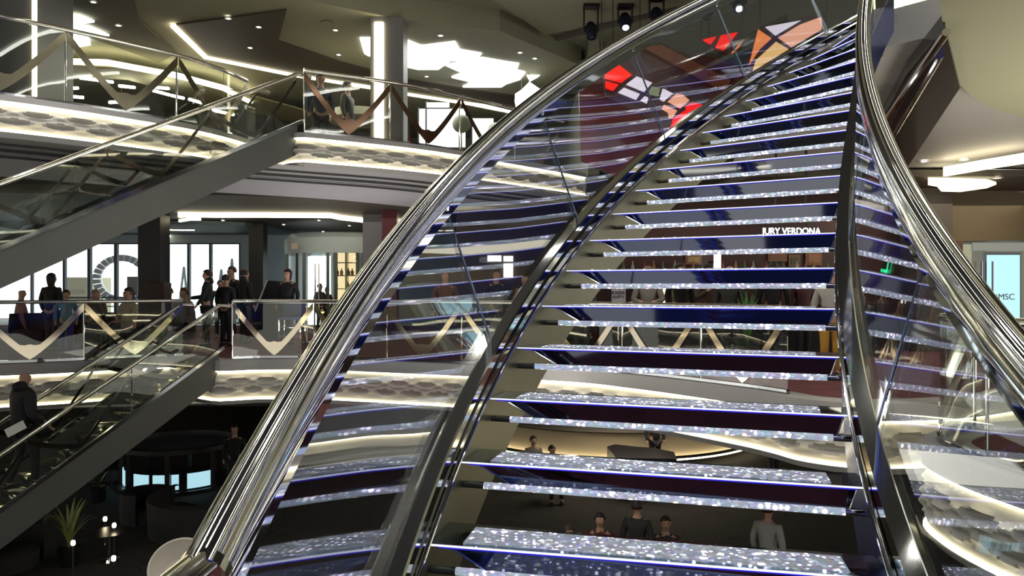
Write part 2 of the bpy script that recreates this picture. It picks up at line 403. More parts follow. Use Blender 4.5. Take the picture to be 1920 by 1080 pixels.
for base, path, z in ((11, UPS, ZU), (15, MIDS, ZM-.25)):
    for i, o in enumerate((.35,.80,1.25)):
        ribbon(path, [(-o,z-.565-.05*o),(-o-.06,z-.565-.05*o),(-o-.06,z-.60-.05*o),(-o,z-.60-.05*o)], 'trim_%d'%(base+i), groove)
    ribbon(path, [(.02,z-.575),(-3.6,z-.66),(-3.6,z-.64),(.02,z-.555)], 'trim_%d'%(base+3), plaster)
def slab(edge, far, z0, z1, name, m):
    pts = loop_close(edge, far); return struct(MB().prism(pts, z0, z1).build(name, m))
slab(UP[::3], [(2.4,19),(2.4,34),(-26,34),(-26,7.6)], ZU-.45, ZU-.02, 'floor.001', brown_c)
slab(MID2[::3], [(14,2),(14,8.8)], ZM-.70, ZM-.01, 'floor.005', carpet)
slab(MID[::3], [(18,12),(18,34),(-26,34),(-26,11.6)], ZM-.70, ZM-.01, 'floor.002', carpet)
# lower deck carpet with rings
lower = noisy(mat('lower_carpet', (.026,.025,.021), .9), 2, .3)
def rings_on(m):
    nt = m.node_tree; b = nt.nodes['Principled BSDF']; tc = nt.nodes.new('ShaderNodeTexCoord')
    v = nt.nodes.new('ShaderNodeTexVoronoi'); v.inputs['Scale'].default_value = 1.5; nt.links.new(tc.outputs['Object'], v.inputs['Vector'])
    mt = nt.nodes.new('ShaderNodeMath'); mt.operation = 'SUBTRACT'; mt.inputs[1].default_value = .33; nt.links.new(v.outputs['Distance'], mt.inputs[0])
    ab = nt.nodes.new('ShaderNodeMath'); ab.operation = 'ABSOLUTE'; nt.links.new(mt.outputs[0], ab.inputs[0])
    lt = nt.nodes.new('ShaderNodeMath'); lt.operation = 'LESS_THAN'; lt.inputs[1].default_value = .03; nt.links.new(ab.outputs[0], lt.inputs[0])
    mx = nt.nodes.new('ShaderNodeMix'); mx.data_type = 'RGBA'; mx.inputs[7].default_value = (.012,.012,.012,1)
    old = b.inputs['Base Color'].links[0].from_socket
    nt.links.new(old, mx.inputs[6]); nt.links.new(lt.outputs[0], mx.inputs[0]); nt.links.new(mx.outputs[2], b.inputs['Base Color'])
rings_on(lower)
struct(MB().box((-26,-8,ZL-.2),(20,36,ZL)).build('floor.003', lower))
# landing under the photographer and the deck behind
struct(MB().box((-3.0,-9,-.35),(4.6,1.35,-.0)).build('floor.004', carpet))
# shell
struct(MB().box((-26,34,3.5),(20,34.3,10)).build('wall_back', brown_c))
struct(MB().box((4,34,-4),(20,34.3,3.5)).build('wall_back.001', brown_c))
struct(MB().box((-26,34,-4),(4,34.3,-.5)).build('wall_back.002', brown_c))
addedblue = noisy(mat('added_wall_blue', (.05,.09,.50), .5), 1, .2)
struct(MB().box((-5.5,-5.3,-.4),(8.5,-5,7)).build('added_blue_wall', addedblue))  # unseen wall added behind the camera to give chrome and risers blue reflections
sidewall = noisy(mat('side_wall_grey', (.09,.085,.085), .5), 1, .2)
struct(MB().box((-15.3,-8,ZL),(-15,8,7)).build('wall_left', sidewall))
struct(MB().box((13,-8,ZL),(13.3,6,7)).build('wall_right.004', sidewall))
for i,(x,sx) in enumerate(((-15,1),(13,-1))):  # unseen glowing lines added on the side walls to streak the handrails
    for j,z in enumerate((3.5,3.1,-.15,-.55,6.4)):
        struct(MB().box((x+sx*.01 if sx>0 else x-.12,-8,z),(x+.12 if sx>0 else x-.01,6,z+.09)).build('trim_%d'%(30+i*5+j), led))
# ceilings
struct(MB().box((-26,9,7.05),(20,36,7.3)).build('ceiling.001', olive_c))
struct(MB().box((-16,-9,7.05),(14,9,7.3)).build('ceiling.012', mat('dark_gloss_ceiling', (.02,.02,.025), .3)))
for i in range(5):  # unseen glowing strips added overhead for highlights in the chrome
    struct(MB().box((-9+i*4.2,-6,7.0),(-8.88+i*4.2,8,7.05)).build('trim_%d'%(50+i), ledw))
ce = [(577,0),(687,23),(757,37),(830,47),(937,58),(1090,123)]
cep = [atz(x,y,6.6) for x,y in ce]
low = [(-26,9.5),(-9,12.4),(-5.5,13.4)]+[(p.x,p.y) for p in cep]+[(1.75,19.5),(1.75,34),(-26,34)]
struct(MB().prism(low, 6.6, 7.05).build('ceiling.002', olive_c))
# dropped ceiling pieces near the spotlights, leaving a slot
def panelz(pts, z, th, name, m, st=True, **k):
    q = [atz(x,y,z) for x,y in pts]; o = MB().hexa([tuple(p) for p in q], [(p.x,p.y,z+th) for p in q]).build(name, m, **k)
    return struct(o) if st else o
nearslab = [(atz(700,-160,6.93)),(atz(1024,60,6.93)),(atz(1420,-28,6.93)),(atz(1700,-120,6.93)),(atz(1700,-170,6.93)),(atz(700,-170,6.93))]
struct(MB().hexa([(p.x,p.y,6.86) for p in nearslab],[(p.x,p.y,7.05) for p in nearslab]).build('ceiling.003', olive_c))
# dark recess with glowing far edge
panelz([(325,48),(537,20),(522,78),(640,118),(760,150),(900,172),(1000,185),(1000,205),(880,192),(770,176),(690,160),(545,139),(386,107)], 6.56, .04, 'ceiling.004', brown_c)
def strip(pts, z, hgt, wid, name, m):
    q = [atz(x,y,z) for x,y in pts]; mb = MB().tube(q, 1, prof=[(-wid/2,-hgt/2),(wid/2,-hgt/2),(wid/2,hgt/2),(-wid/2,hgt/2)]); return mb.build(name, m)
tag(strip([(325,48),(386,107),(545,139),(690,163),(770,177),(880,194),(980,214)], 6.55, .07, .10, 'cove_light', led), 'thin warm light line edging the dark angular recess of the upper ceiling', 'ceiling light')
# darker left ceiling field
panelz([(65,-60),(235,-60),(262,40),(330,100),(300,118),(180,75),(65,40)], 6.57, .03, 'ceiling.005', olive_d)
panelz([(70,118),(250,128),(420,165),(600,215),(600,240),(420,200),(240,150),(70,140)], 6.3, .03, 'ceiling.006', mat('cream_ceiling', (.45,.42,.27), .7))
tag(strip([(70,114),(200,117),(330,141),(420,165),(470,190)], 6.3, .10, .12, 'cove_light', led), 'long curved warm light line on the ceiling behind the left upper railing', 'ceiling light')
# wall of the upper deck
struct(MB().box((-26,27,3.9),(2.4,27.3,6.6)).build('wall_upper', mat('upper_wall', (.12,.115,.09), .6)))
struct(MB().box((1.75,17.6,ZU),(2.0,27,7.05)).build('wall_side', olive_c))

# ------------------------------------------------------------------ lamps in the ceilings
def emis_poly(pts, z, name, label, cat, group=None, m=None, th=.04):
    o = panelz(pts, z, th, name, m or facet_e, st=False); return tag(o, label, cat, group)
emis_poly([(675,73),(755,74),(790,88),(853,80),(862,95),(903,102),(893,112),(845,115),(822,131),(783,131),(755,125),(690,105),(683,101)], 6.56, 'faceted_ceiling_light', 'large jagged white glowing ceiling panel right behind the lit square column', 'ceiling light')
emis_poly([(836,124),(880,113),(905,110),(950,118),(973,121),(968,133),(985,137),(975,150),(950,158),(940,164),(868,164),(885,155),(847,146),(868,138)], 6.56, 'faceted_ceiling_light', 'jagged white glowing ceiling panel between the column panel and the hanging white facets', 'ceiling light')
emis_poly([(70,9),(115,17),(95,24),(150,31),(177,42),(140,47),(168,52),(205,68),(150,64),(168,74),(170,85),(148,89),(95,76),(66,55)], 6.5, 'faceted_ceiling_light', 'white glowing leaf-shaped ceiling panel at the upper left beside the lit column edge', 'ceiling light')
for pts, Y, lab in (([(985,136),(1018,136),(1006,146),(993,153)], 19.0, 'small white triangular glowing facet, topmost of the hanging facets'),
                 ([(978,168),(992,154),(1012,168),(988,184)], 18.8, 'white diamond-shaped glowing facet, middle of the hanging facets'),
                 ([(966,176),(978,168),(988,186),(968,204),(965,190)], 18.6, 'white tall glowing facet, lowest of the hanging facets'),
                 ([(972,0),(999,-6),(992,12),(982,16)], 15.4, 'small white glowing facet at the top edge above the balcony')):
    q = [at(x,y,Y) for x,y in pts]
    fo = tag(MB().hexa([p for p in q],[p+V((.02,.06,.02)) for p in q]).build('hanging_facet', facet_e), lab, 'ceiling light')
    tp_ = max(q, key=lambda p: p.z); MB().tube([tp_+V((0,.03,-.01)), V((tp_.x,tp_.y+.03,7.04))], .008, 5).build('cable', black, fo)
def downlight(p, r=.06, grp='', lab=''):
    t = tag(empty('downlight', p), lab, 'downlight', grp)
    MB().lathe(p, [(r*.55,0),(r,0),(r*1.02,-.012),(r*.6,-.012),(r*.55,0)], 16).build('trim_ring', mat('ring_white', (.6,.58,.5), .4), t)
    MB().lathe(p, [(0.0001,-.004),(r*.72,-.004),(r*.72,-.009),(.0001,-.009)], 14).build('lamp', spot_e, t)
    return t
for x,y in [(175,3),(222,47),(428,34),(469,89),(629,56),(635,102),(826,66),(975,98),(1003,109),(485,50),(800,143)]:
    downlight(atz(x,y,6.562 if x<300 or x in (428,469,485) else 6.602), .07, 'downlights in the upper deck ceiling', 'small round white downlight set in the olive ceiling of the upper deck')
for x,y in [(613,42)]:
    tag(MB().lathe(atz(x,y,6.59), [(.001,0),(.11,0),(.11,-.02),(.001,-.025)], 20).build('ceiling_speaker', olive_c), 'round flat ceiling speaker flush in the olive upper ceiling left of the column', 'speaker')
# downlights over the middle deck
ZC = 3.44
for x,y in [(453,392),(580,392),(707,395),(418,413),(397,421),(598,413),(532,421),(498,426),(470,433),(463,440),(573,442),(606,434),(622,439),(537,444),(514,447),(500,450),(655,423),(437,445),(343,452)]:
    downlight(atz(x,y,3.30 if y>405 else 3.40), .075, 'downlights in the dark ceiling over the middle deck', 'small round white downlight in the dark ceiling over the middle deck')
# ceiling of the middle deck under the upper slab
struct(MB().prism([(-26,14.5),(-6,16.4),(-2,17.5),(1.7,20.3),(9,20.3),(9,34),(-26,34)], 3.31, 3.49).build('ceiling.007', brown_c))
struct(MB().prism([(-26,24),(-9,22.5),(-8.0,23),(-7.4,28),(-26,28)], 3.2, 3.30).build('ceiling.008', mat('blue_grey_ceiling', (.12,.17,.19), .6)))
def cove(pts, z, h, lab, name='cove_light', m=led):
    q = [atz(x,y,z) for x,y in pts]
    o = MB().tube(q, 1, prof=[(-.03,-h/2),(.03,-h/2),(.03,h/2),(-.03,h/2)]).build(name, m)
    return tag(o, lab, 'ceiling light')
cove([(334,401),(400,402),(500,402),(620,403),(640,407),(700,414),(720,415)], 3.27, .16, 'long bright warm cove light curving across the middle deck ceiling')
cove([(738,414),(770,416),(800,412)], 3.27, .14, 'short warm cove light right of the dark column by the chrome handrail')
cove([(337,414),(355,411),(376,411)], 3.24, .07, 'small oval warm cove light left of the long cove light')
cove([(306,430),(340,431),(364,431)], 3.2, .05, 'short thin warm light line above the left windows')
cove([(300,441),(318,443),(330,448)], 3.15, .05, 'lowest thin warm light line, close to the dark column')

# ------------------------------------------------------------------ columns
def column(x0, x1, Y, z0, z1, lab, m, ledx=None, name='square_column'):
    a, b = at(x0,540,Y), at(x1,540,Y); w_ = b.x-a.x
    t = tag(empty(name, ((a.x+b.x)/2, Y+w_/2, z0)), lab, 'column')
    MB().box((a.x,Y,z0),(b.x,Y+w_,z1)).build('shaft', m, t, bevel=.01)
    if ledx:
        for i,(l0,l1) in enumerate(ledx):
            c, d = at(l0,540,Y-.01), at(l1,540,Y-.01)
            MB().box((c.x,Y-.035,z0+.05),(d.x,Y-.001,z1-.12)).build('light_strip', led, t)
    return t
greym = noisy(mat('grey_column', (.20,.195,.20), .45), 2, .08)
column(694,756,14.9,ZU,6.6,'grey square column with a tall glowing strip on the upper deck', greym, [(702,719)])
column(-60,66,11.6,ZU,7.0,'wide dark grey column with a thin lit edge at the far left', mat('dark_grey_column', (.12,.12,.125), .4), [(62,69)])
column(258,300,20.5,0,3.31,'dark square column in front of the windows on the middle deck', mat('dark_column', (.012,.012,.015), .5))
column(466,493,23.5,0,3.31,'slim dark column left of the round glass entrance', MATS['dark_column'])
column(716,744,19.5,0,3.31,'dark red column beside the chrome handrail on the middle deck', mat('dark_red', (.10,.015,.02), .4))
column(680,716,20.5,0,3.31,'pale grey pillar next to the dark red column', greym)
column(274,307,17.5,0,1.45,'low dark maroon panel standing in front of the dark column', mat('dark_maroon', (.035,.012,.014), .5), name='display_board')

# ------------------------------------------------------------------ glass balustrades with mirrored zigzag bands
def balustrade(path, s0, s1, z, lab, period=1.55, start=0, mband=vband, hr=1.08):
    L = arclen(path); t = tag(empty('glass_balustrade', tuple(V((*along(path,L,s0).xy, z)))), lab, 'railing')
    def pt(s, dz, off=-.02):
        p = along(path, L, s); q = along(path, L, s+.04); q0 = along(path, L, s-.04); d = (q-q0).normalized()
        return V((p.x,p.y,z+dz))+V((d.y,-d.x,0))*off
    n = int((s1-s0)/.12)
    MB().tube([pt(s0+(s1-s0)*i/n, hr) for i in range(n+1)], .034, 12).build('handrail', chrome, t, smooth=True)
    MB().tube([pt(s0+(s1-s0)*i/n, .025) for i in range(n+1)], 1, prof=[(-.03,-.025),(.03,-.025),(.03,.03),(-.03,.03)]).build('base_channel', darkchrome, t)
    m = max(1, round((s1-s0)/period)); pl = (s1-s0)/m
    for i in range(m):
        a, b = s0+pl*i+.01, s0+pl*(i+1)-.01; ring = []
        for j in range(9):
            s = a+(b-a)*j/8; ring.append([pt(s,.04,-.026),pt(s,hr-.03,-.026),pt(s,hr-.03,-.014),pt(s,.04,-.014)])
        MB().sweep(ring).build('glass_panel', bglass, t, smooth=True)
        MB().tube([pt(a-.01,.0,-.05), pt(a-.01,hr,-.05)], .014, 8).build('post', chrome, t)
        # one V of polished metal on each pane
        rings = []; N = 22
        for j in range(N+1):
            u = j/N; x = 2*abs(u-.5); zz = .08+(hr-.22)*(x**1.2); wd = .13 if x > .16 else .13+.12*(1-x/.16)
            s = a+(b-a)*u
            rings.append([pt(s,zz-.02,-.006),pt(s,min(zz+wd,hr-.03),-.006),pt(s,min(zz+wd,hr-.03),-.001),pt(s,zz-.02,-.001)])
        MB().sweep(rings).build('mirror_band', mband, t, smooth=True)
    return t
LU = arclen(UP); LM = arclen(MID)
def s_near(path, L, x, y):
    return min(zip(L, path), key=lambda q: (q[1].x-x)**2+(q[1].y-y)**2)[0]
bronze = mat('bronze_band', (.20,.12,.08), .12, .9)
balustrade(UP, s_near(UP,LU,-10.5,8.4), s_near(UP,LU,-4.70,13.7), ZU, 'curved glass balustrade with zigzag bands on the upper deck, left of the upper stair', mband=mat('olive_band', (.22,.20,.14), .15, .8))
balustrade(UP, s_near(UP,LU,-3.5,13), s_near(UP,LU,1.2,17.1), ZU, 'curved glass balustrade with bronze zigzag bands on the upper deck, right of the upper stair', mband=bronze)
balustrade(MID, s_near(MID,LM,-11,12.7), s_near(MID,LM,-6.5,15.0), 0, 'glass balustrade with cream zigzag bands on the middle deck at the far left')
balustrade(MID, s_near(MID,LM,-5.3,14.3), s_near(MID,LM,3.45,9.6), 0, 'long glass balustrade with cream zigzag bands on the middle deck behind the crystal stair')
LM2 = arclen(MID2)
balustrade(MID2, s_near(MID2,LM2,4.4,7.25), s_near(MID2,LM2,3.9,4.2), 0, 'glass balustrade of the middle deck on the right side of the atrium')

# ------------------------------------------------------------------ the two side staircases
def faceted(name, color, scale, amp):
    m = mat(name, color, .12, 1); nt = m.node_tree; b = nt.nodes['Principled BSDF']
    tc = nt.nodes.new('ShaderNodeTexCoord'); v = nt.nodes.new('ShaderNodeTexVoronoi'); v.inputs['Scale'].default_value = scale; nt.links.new(tc.outputs['Object'], v.inputs['Vector'])
    g = nt.nodes.new('ShaderNodeNewGeometry'); sb = nt.nodes.new('ShaderNodeVectorMath'); sb.operation = 'SUBTRACT'; sb.inputs[1].default_value = (.5,.5,.5); nt.links.new(v.outputs['Color'], sb.inputs[0])
    sc_ = nt.nodes.new('ShaderNodeVectorMath'); sc_.operation = 'SCALE'; sc_.inputs['Scale'].default_value = amp; nt.links.new(sb.outputs[0], sc_.inputs[0])
    ad = nt.nodes.new('ShaderNodeVectorMath'); ad.operation = 'ADD'; nt.links.new(sc_.outputs[0], ad.inputs[0]); nt.links.new(g.outputs['Normal'], ad.inputs[1])
    no = nt.nodes.new('ShaderNodeVectorMath'); no.operation = 'NORMALIZE'; nt.links.new(ad.outputs[0], no.inputs[0]); nt.links.new(no.outputs[0], b.inputs['Normal'])
    return m
gold = faceted('polished_tread', (.85,.82,.66), 5, 1.1); facet_r = faceted('polished_riser', (.75,.76,.72), 4, 1.0)
sidesteel = noisy(mat('grey_steel_side', (.11,.115,.113), .42, .5), 2, .1)
def side_stair(A, d, width, drop, slope, lab, railh=1.0, plate=.50):
    d = V((d[0],d[1],0)).normalized(); W = V((d.y, -d.x, 0)); 
    if W.y < 0: W = -W
    A = V(A); t = tag(empty('side_staircase', tuple(A)), lab, 'staircase'); n = int(round(drop/.175)); rise = drop/n; g = rise/slope
    def P(s, o, z=0): return A+d*s+W*o+V((0,0,z-s*slope))
    tot = n*g
    for o in (0, width):
        th = .03
        q = lambda s, z, e: P(s, o+e, z)
        MB().hexa([q(0,.14,0),q(tot,.14,0),q(tot,.14-plate,0),q(0,.14-plate,0)],[q(0,.14,th),q(tot,.14,th),q(tot,.14-plate,th),q(0,.14-plate,th)]).build('stringer', sidesteel, t)
        MB().tube([q(-.1,.165,th/2), q(tot,.165,th/2)], 1, prof=[(-.03,-.03),(.03,-.03),(.03,.03),(-.03,.03)]).build('base_channel', darkchrome, t)
        top = railh
        MB().tube([q(-.25,top-.02,0)+V((0,0,-.25*slope)), q(0,top,0), q(tot,top,0), q(tot+.3,top,0)+V((0,0,.3*slope))], .036, 12).build('handrail', chrome, t, smooth=True)
        m = max(1, round(tot/1.5))
        for i in range(m):
            a, b = tot*i/m+.01, tot*(i+1)/m-.01
            MB().hexa([q(a,.18,.01),q(b,.18,.01),q(b,top-.03,.01),q(a,top-.03,.01)],[q(a,.18,.022),q(b,.18,.022),q(b,top-.03,.022),q(a,top-.03,.022)]).build('glass_panel', bglass, t)
            rings = []
            for j in range(17):
                u = j/16; x = 2*abs(u-.5); zz = .22+(top-.36)*x**1.2; s_ = a+(b-a)*u
                rings.append([q(s_,zz,.026),q(s_,zz+.08,.026),q(s_,zz+.08,.031),q(s_,zz,.031)])
            MB().sweep(rings).build('mirror_band', mat('stair_band', (.10,.085,.075), .1, .9), t, smooth=True)
    for i in range(n):
        s0 = g*i; z = -(i+1)*rise+s0*slope
        a, b = P(s0, .04, z), P(s0, width-.04, z)
        c, e = P(s0+g*.96, .04, z+g*.96*slope), P(s0+g*.96, width-.04, z+g*.96*slope)
        dn = V((0,0,-.04))
        st = MB().hexa([a+dn,b+dn,e+dn,c+dn],[a,b,e,c]).build('tread', gold, t)
        MB().hexa([c+dn-d*.02, e+dn-d*.02, e+dn-d*.01, c+dn-d*.01],[c+V((0,0,-rise*.95))-d*.08, e+V((0,0,-rise*.95))-d*.08, e+V((0,0,-rise*.95))-d*.07, c+V((0,0,-rise*.95))-d*.07]).build('mirror_riser', facet_r, st)
    return t
side_stair((-3.62,12.96,ZU), (-.70,-.71), 1.45, ZU, .53, 'upper side staircase with mirror treads climbing left to right to the upper deck')
side_stair((-5.42,14.2,0), (-.64,-.77), 1.40, -ZL, .62, 'lower side staircase with mirror treads where the bald man walks', plate=.55)

# ------------------------------------------------------------------ people
SKIN = mat('skin', (.52,.30,.21), .55); SKIN2 = mat('skin_dark', (.28,.15,.10), .55)
def cloth(name, c): return mat(name, c, .8)
def skinmesh(name, verts, edges, radii, m, parent, root=0, sub=1):
    me = bpy.data.meshes.new(name); me.from_pydata([tuple(v) for v in verts], edges, []); me.materials.append(m)
    o = bpy.data.objects.new(name, me); COL.objects.link(o)
    md = o.modifiers.new('skin','SKIN'); md.use_smooth_shade = True
    if not me.skin_vertices:
        pass
    for i, r in enumerate(radii):
        sv = me.skin_vertices[0].data[i]; sv.radius = (r, r) if not isinstance(r, tuple) else r; sv.use_root = (i == root)
    sd = o.modifiers.new('sub','SUBSURF'); sd.levels = sub; sd.render_levels = sub
    o.parent = parent; return o
def person(loc, rz, label, top=(.02,.02,.025), legs=(.02,.02,.03), skin=None, hair=(.03,.02,.015), pose='stand', arms=None, h=1.75, close=False, group=None, hairstyle='short', walk=0, lean=0, hood=False, bulk=1.0):
    t = tag(empty('person', loc, rz), label, 'person', group); sk = skin or SKIN; k = h/1.75
    sit = pose == 'sit'; zs = -.43 if sit else 0; ly = -math.tan(lean)
    def B(x,y,z): return ((x)*k, (y+ly*max(0,(z-.95)))*k, (z+zs)*k)
    hipz = .93
    if sit:
        kn = [(.12*s*1.2, -.42, .93) for s in (-1,1)]; an = [(.12*s, -.42, .93-.42) for s in (-1,1)]
        an = [(x, y-.02, .52) for x,y,_ in an]
    else:
        kn = [(-.09, -.03-walk*.6, .50+walk*.1), (.09, -.03+walk*.3, .49)]; an = [(-.095, .02-walk*.9, .09+walk*.1), (.095, .02+walk*1.1, .09)]
    A = arms or [((-.25,.03,1.15),(-.24,-.06,.90)), ((.25,.03,1.15),(.24,-.06,.90))]
    v = [(0,0,.95),(0,0,1.15),(0,0,1.34),(0,.01,1.47),(0,0,1.54),(0,-.02,1.605),(0,-.015,1.665),(0,-.01,1.715)]
    r = [.115,.115,.125,.065,.050,.072,.088,.068]; e = [(i,i+1) for i in range(7)]
    v += [(0,-.105,1.63)]; r += [.012]; e += [(5,8)]               # nose
    wr = []
    for i, s in enumerate((-1,1)):
        n = len(v); el, ha = A[i]; ha = V(ha); el = V(el); dr = (ha-el).normalized()
        v += [(.17*s,.01,1.41), tuple(el), tuple(ha), tuple(ha+dr*.07)]; r += [.058,.040,.026,.030]; e += [(2,n),(n,n+1),(n+1,n+2),(n+2,n+3)]
        wr.append((el, ha))
        up = V((0,0,1)) if abs(dr.z) < .8 else V((0,-1,0)); sd_ = dr.cross(up).normalized(); cu = sd_.cross(dr)
        if close:
            for f_, (o_, l_) in enumerate(((-.028,.060),(-.010,.072),(.009,.068),(.027,.052))):
                m_ = len(v); b0 = ha+dr*.075+sd_*o_; c0 = b0+dr*l_*.6-cu*.012*(1+f_*.2); d0 = c0+dr*l_*.35-cu*.028
                v += [tuple(b0), tuple(c0), tuple(d0)]; r += [.010,.0085,.007]; e += [(n+3,m_),(m_,m_+1),(m_+1,m_+2)]
            m_ = len(v); b0 = ha+dr*.03-sd_*.034*s; c0 = b0+dr*.032-sd_*.018*s
            v += [tuple(b0), tuple(c0)]; r += [.010,.008]; e += [(n+2,m_),(m_,m_+1)]
    for i, s in enumerate((-1,1)):
        n = len(v); x,y,z = an[i]
        v += [(.09*s,0,.88), kn[i], an[i], (x*1.1, y-.14, z-.05)]; r += [.085,.055,.036,.030]; e += [(0,n),(n,n+1),(n+1,n+2),(n+2,n+3)]
    skinmesh('body', [B(*q) for q in v], e, [q*k for q in r], sk, t)
    # jacket or shirt
    m = cloth('cloth_%02x%02x%02x' % tuple(int(c*255) for c in top), top)
    v = [(0,0,.90),(0,0,1.05),(0,0,1.20),(0,.0,1.36),(0,.01,1.47)]; r = [.150,.150,.150,.155,.075]; e = [(0,1),(1,2),(2,3),(3,4)]
    for i, s in enumerate((-1,1)):
        n = len(v); el, ha = wr[i]; v += [(.175*s,.01,1.405), tuple(el), tuple(ha-(ha-el).normalized()*.02)]; r += [.078,.058,.042]; e += [(3,n),(n,n+1),(n+1,n+2)]
    if hood: v += [(0,.06,1.52),(0,.08,1.60)]; r += [.10,.08]; e += [(4,len(v)-2),(len(v)-2,len(v)-1)]
    skinmesh('jacket', [B(*q) for q in v], e, [q*k*bulk for q in r], m, t)
    m = cloth('cloth_%02x%02x%02x' % tuple(int(c*255) for c in legs), legs)
    v = [(0,0,.96)]; r = [.135]; e = []
    for i, s in enumerate((-1,1)):
        n = len(v); v += [(.09*s,0,.87), kn[i], an[i]]; r += [.10,.072,.055]; e += [(0,n),(n,n+1),(n+1,n+2)]
    skinmesh('trousers', [B(*q) for q in v], e, [q*k for q in r], m, t)
    for i in (0,1):
        x,y,z = an[i]; c = V(B(x*1.03, y-.06, z-.035)); mb = MB()
        rings = []
        for j in range(7):
            u = -1+2*j/6; w_ = .045*math.sqrt(max(.05,1-u*u*.9)); rings.append([c+V((w_*math.cos(q)*k, u*.135*k, max(-.045,.04*math.sin(q)*(1+u*.4))*k)) for q in [2*math.pi*a/8 for a in range(8)]])
        mb.sweep(rings); sh = mb.build('shoe', black, None, smooth='all'); sh.parent = t
    if hairstyle != 'bald':
        rings = []; c = V((0,.012,1.668))
        for j in range(9):
            ph = math.pi*(.02+.56*j/8) if hairstyle == 'short' else math.pi*(.02+.80*j/8)
            rings.append([])
            for a in range(14):
                q = 2*math.pi*a/14; fr_ = math.sin(q) < -.35
                pp = min(ph, math.pi*.33) if fr_ else ph
                rad = .105
                rings[-1].append(V(B(*(c+V((rad*.92*math.sin(pp)*math.cos(q), rad*1.08*math.sin(pp)*math.sin(q), .112*math.cos(pp)-(max(0,ph-math.pi*.55)*.16 if not fr_ else 0)))))))
        hb = MB().sweep(rings, caps=True).build('hair', mat('hair_%02x%02x%02x' % tuple(int(q*255) for q in hair), hair, .6), None, smooth='all'); hb.parent = t
    if close:
        for s in (-1,1):
            ey = MB().lathe(V((0,0,0)), [(.0001,-.009),(.008,-.005),(.010,0),(.008,.005),(.0001,.009)], 8).build('eye', black, None); ey.location = B(.032*s,-.092,1.668); ey.parent = t
            er = MB().lathe(V((0,0,0)), [(.0001,-.032),(.010,-.02),(.013,0),(.012,.02),(.0001,.03)], 8).build('ear', sk, None, smooth='all'); er.location = B(.088*s,.0,1.65); er.parent = t
        mo = MB().box((-.022,-.004,-.003),(.022,.004,.003)).build('mouth', mat('lips', (.32,.10,.08), .5), None); mo.location = B(0,-.093,1.595); mo.parent = t
    return t
def ground(px, Y, z=0): return ((px-960)/F*Y, Y, z)

# ------------------------------------------------------------------ windows and outside at the back of the middle deck
YW = 27.0
sky_e = light_mat('daylight', (.86,.95,1), 1.25)
wall_pale = noisy(mat('pale_blue_wall', (.33,.42,.48), .6), 1, .08)
def X(px, Y): return (px-960)/F*Y
def Z(py, Y): return EYE+(540-py)/F*Y
struct(MB().box((-26,YW,Z(456,YW)),(4,YW+.3,3.4)).build('wall_window', wall_pale))
struct(MB().box((X(450,YW),YW,0),(4,YW+.3,Z(456,YW))).build('wall_window.001', wall_pale))
frame = mat('window_frame_blue', (.06,.09,.16), .4)
panes = [(60,118),(122,164),(170,214),(220,262),(300,311),(316,351),(356,392),(397,448)]
for i,(a,b) in enumerate(panes):
    t = struct(empty('window_%d'%(i+1), (X((a+b)/2,YW),YW,0)))
    x0,x1,z0,z1 = X(a,YW),X(b,YW),.12,Z(458,YW); fw = .05
    fr_ = MB()
    for q in (((x0-fw,YW-.02,z0-fw),(x0,YW+.12,z1+fw)),((x1,YW-.02,z0-fw),(x1+fw,YW+.12,z1+fw)),((x0,YW-.02,z1),(x1,YW+.12,z1+fw)),((x0,YW-.02,z0-fw),(x1,YW+.12,z0))): fr_.box(*q)
    fr_.build('window_frame', frame, t); MB().box((x0,YW+.04,z0),(x1,YW+.05,z1)).build('pane', bglass, t)
struct(MB().box((-40,44,-6),(8,44.2,16)).build('sky_backdrop', sky_e))
tag(MB().box((-26,YW+.6,-.2),(4,YW+6,0)).build('terrace_deck', mat('deck_pale', (.5,.5,.5), .6)), 'pale outer deck beyond the windows', 'deck')
wheel = tag(empty('wheel', (X(222,31),31,Z(520,31))), 'white round structure with a ring of blue-grey cells outside the windows', 'wheel')
wc = at(230,523,31); R0 = .86; R1 = 1.15; nseg = 26
for i in range(nseg):
    a0 = 2*math.pi*(i+.12)/nseg; a1 = 2*math.pi*(i+.88)/nseg
    q = [wc+V((r*math.cos(a), -.15, r*math.sin(a)*.84)) for r,a in ((R0,a0),(R1,a0),(R1,a1),(R0,a1))]
    MB().hexa(q, [p+V((0,.12,0)) for p in q]).build('cell', mat('cell_blue', (.10,.16,.30), .4), wheel)
MB().sweep([[wc+V((r*math.cos(a), y, r*math.sin(a)*.84)) for r,y in ((R0-.02,-.01),(R1+.02,-.01),(R1+.02,.02),(R0-.02,.02))] for a in [2*math.pi*j/48 for j in range(49)]], closed=True, caps=False).build('ring', mat('white_glow_paint', (.8,.82,.85), .4, 0, .6), wheel)  # emission put into the paint so the ring looks daylit
MB().box((wc.x-.06,31,-.2),(wc.x+.06,31.05,wc.z-R0*.84)).build('post', MATS['white_glow_paint'], wheel)
wb = tag(empty('deck_house', (X(150,33),33,-.2)), 'pale cream shuttered deck house outside the leftmost windows', 'building')
MB().box((X(124,33),33,-.2),(X(163,33),35,Z(520,33))).build('wall', mat('cream_paint', (.75,.72,.5), .6), wb)
for i in range(4): MB().box((X(128,33),32.97,.1+i*.32),(X(158,33),33,.30+i*.32)).build('shutter', mat('shutter_cream', (.5,.5,.38), .6), wb)
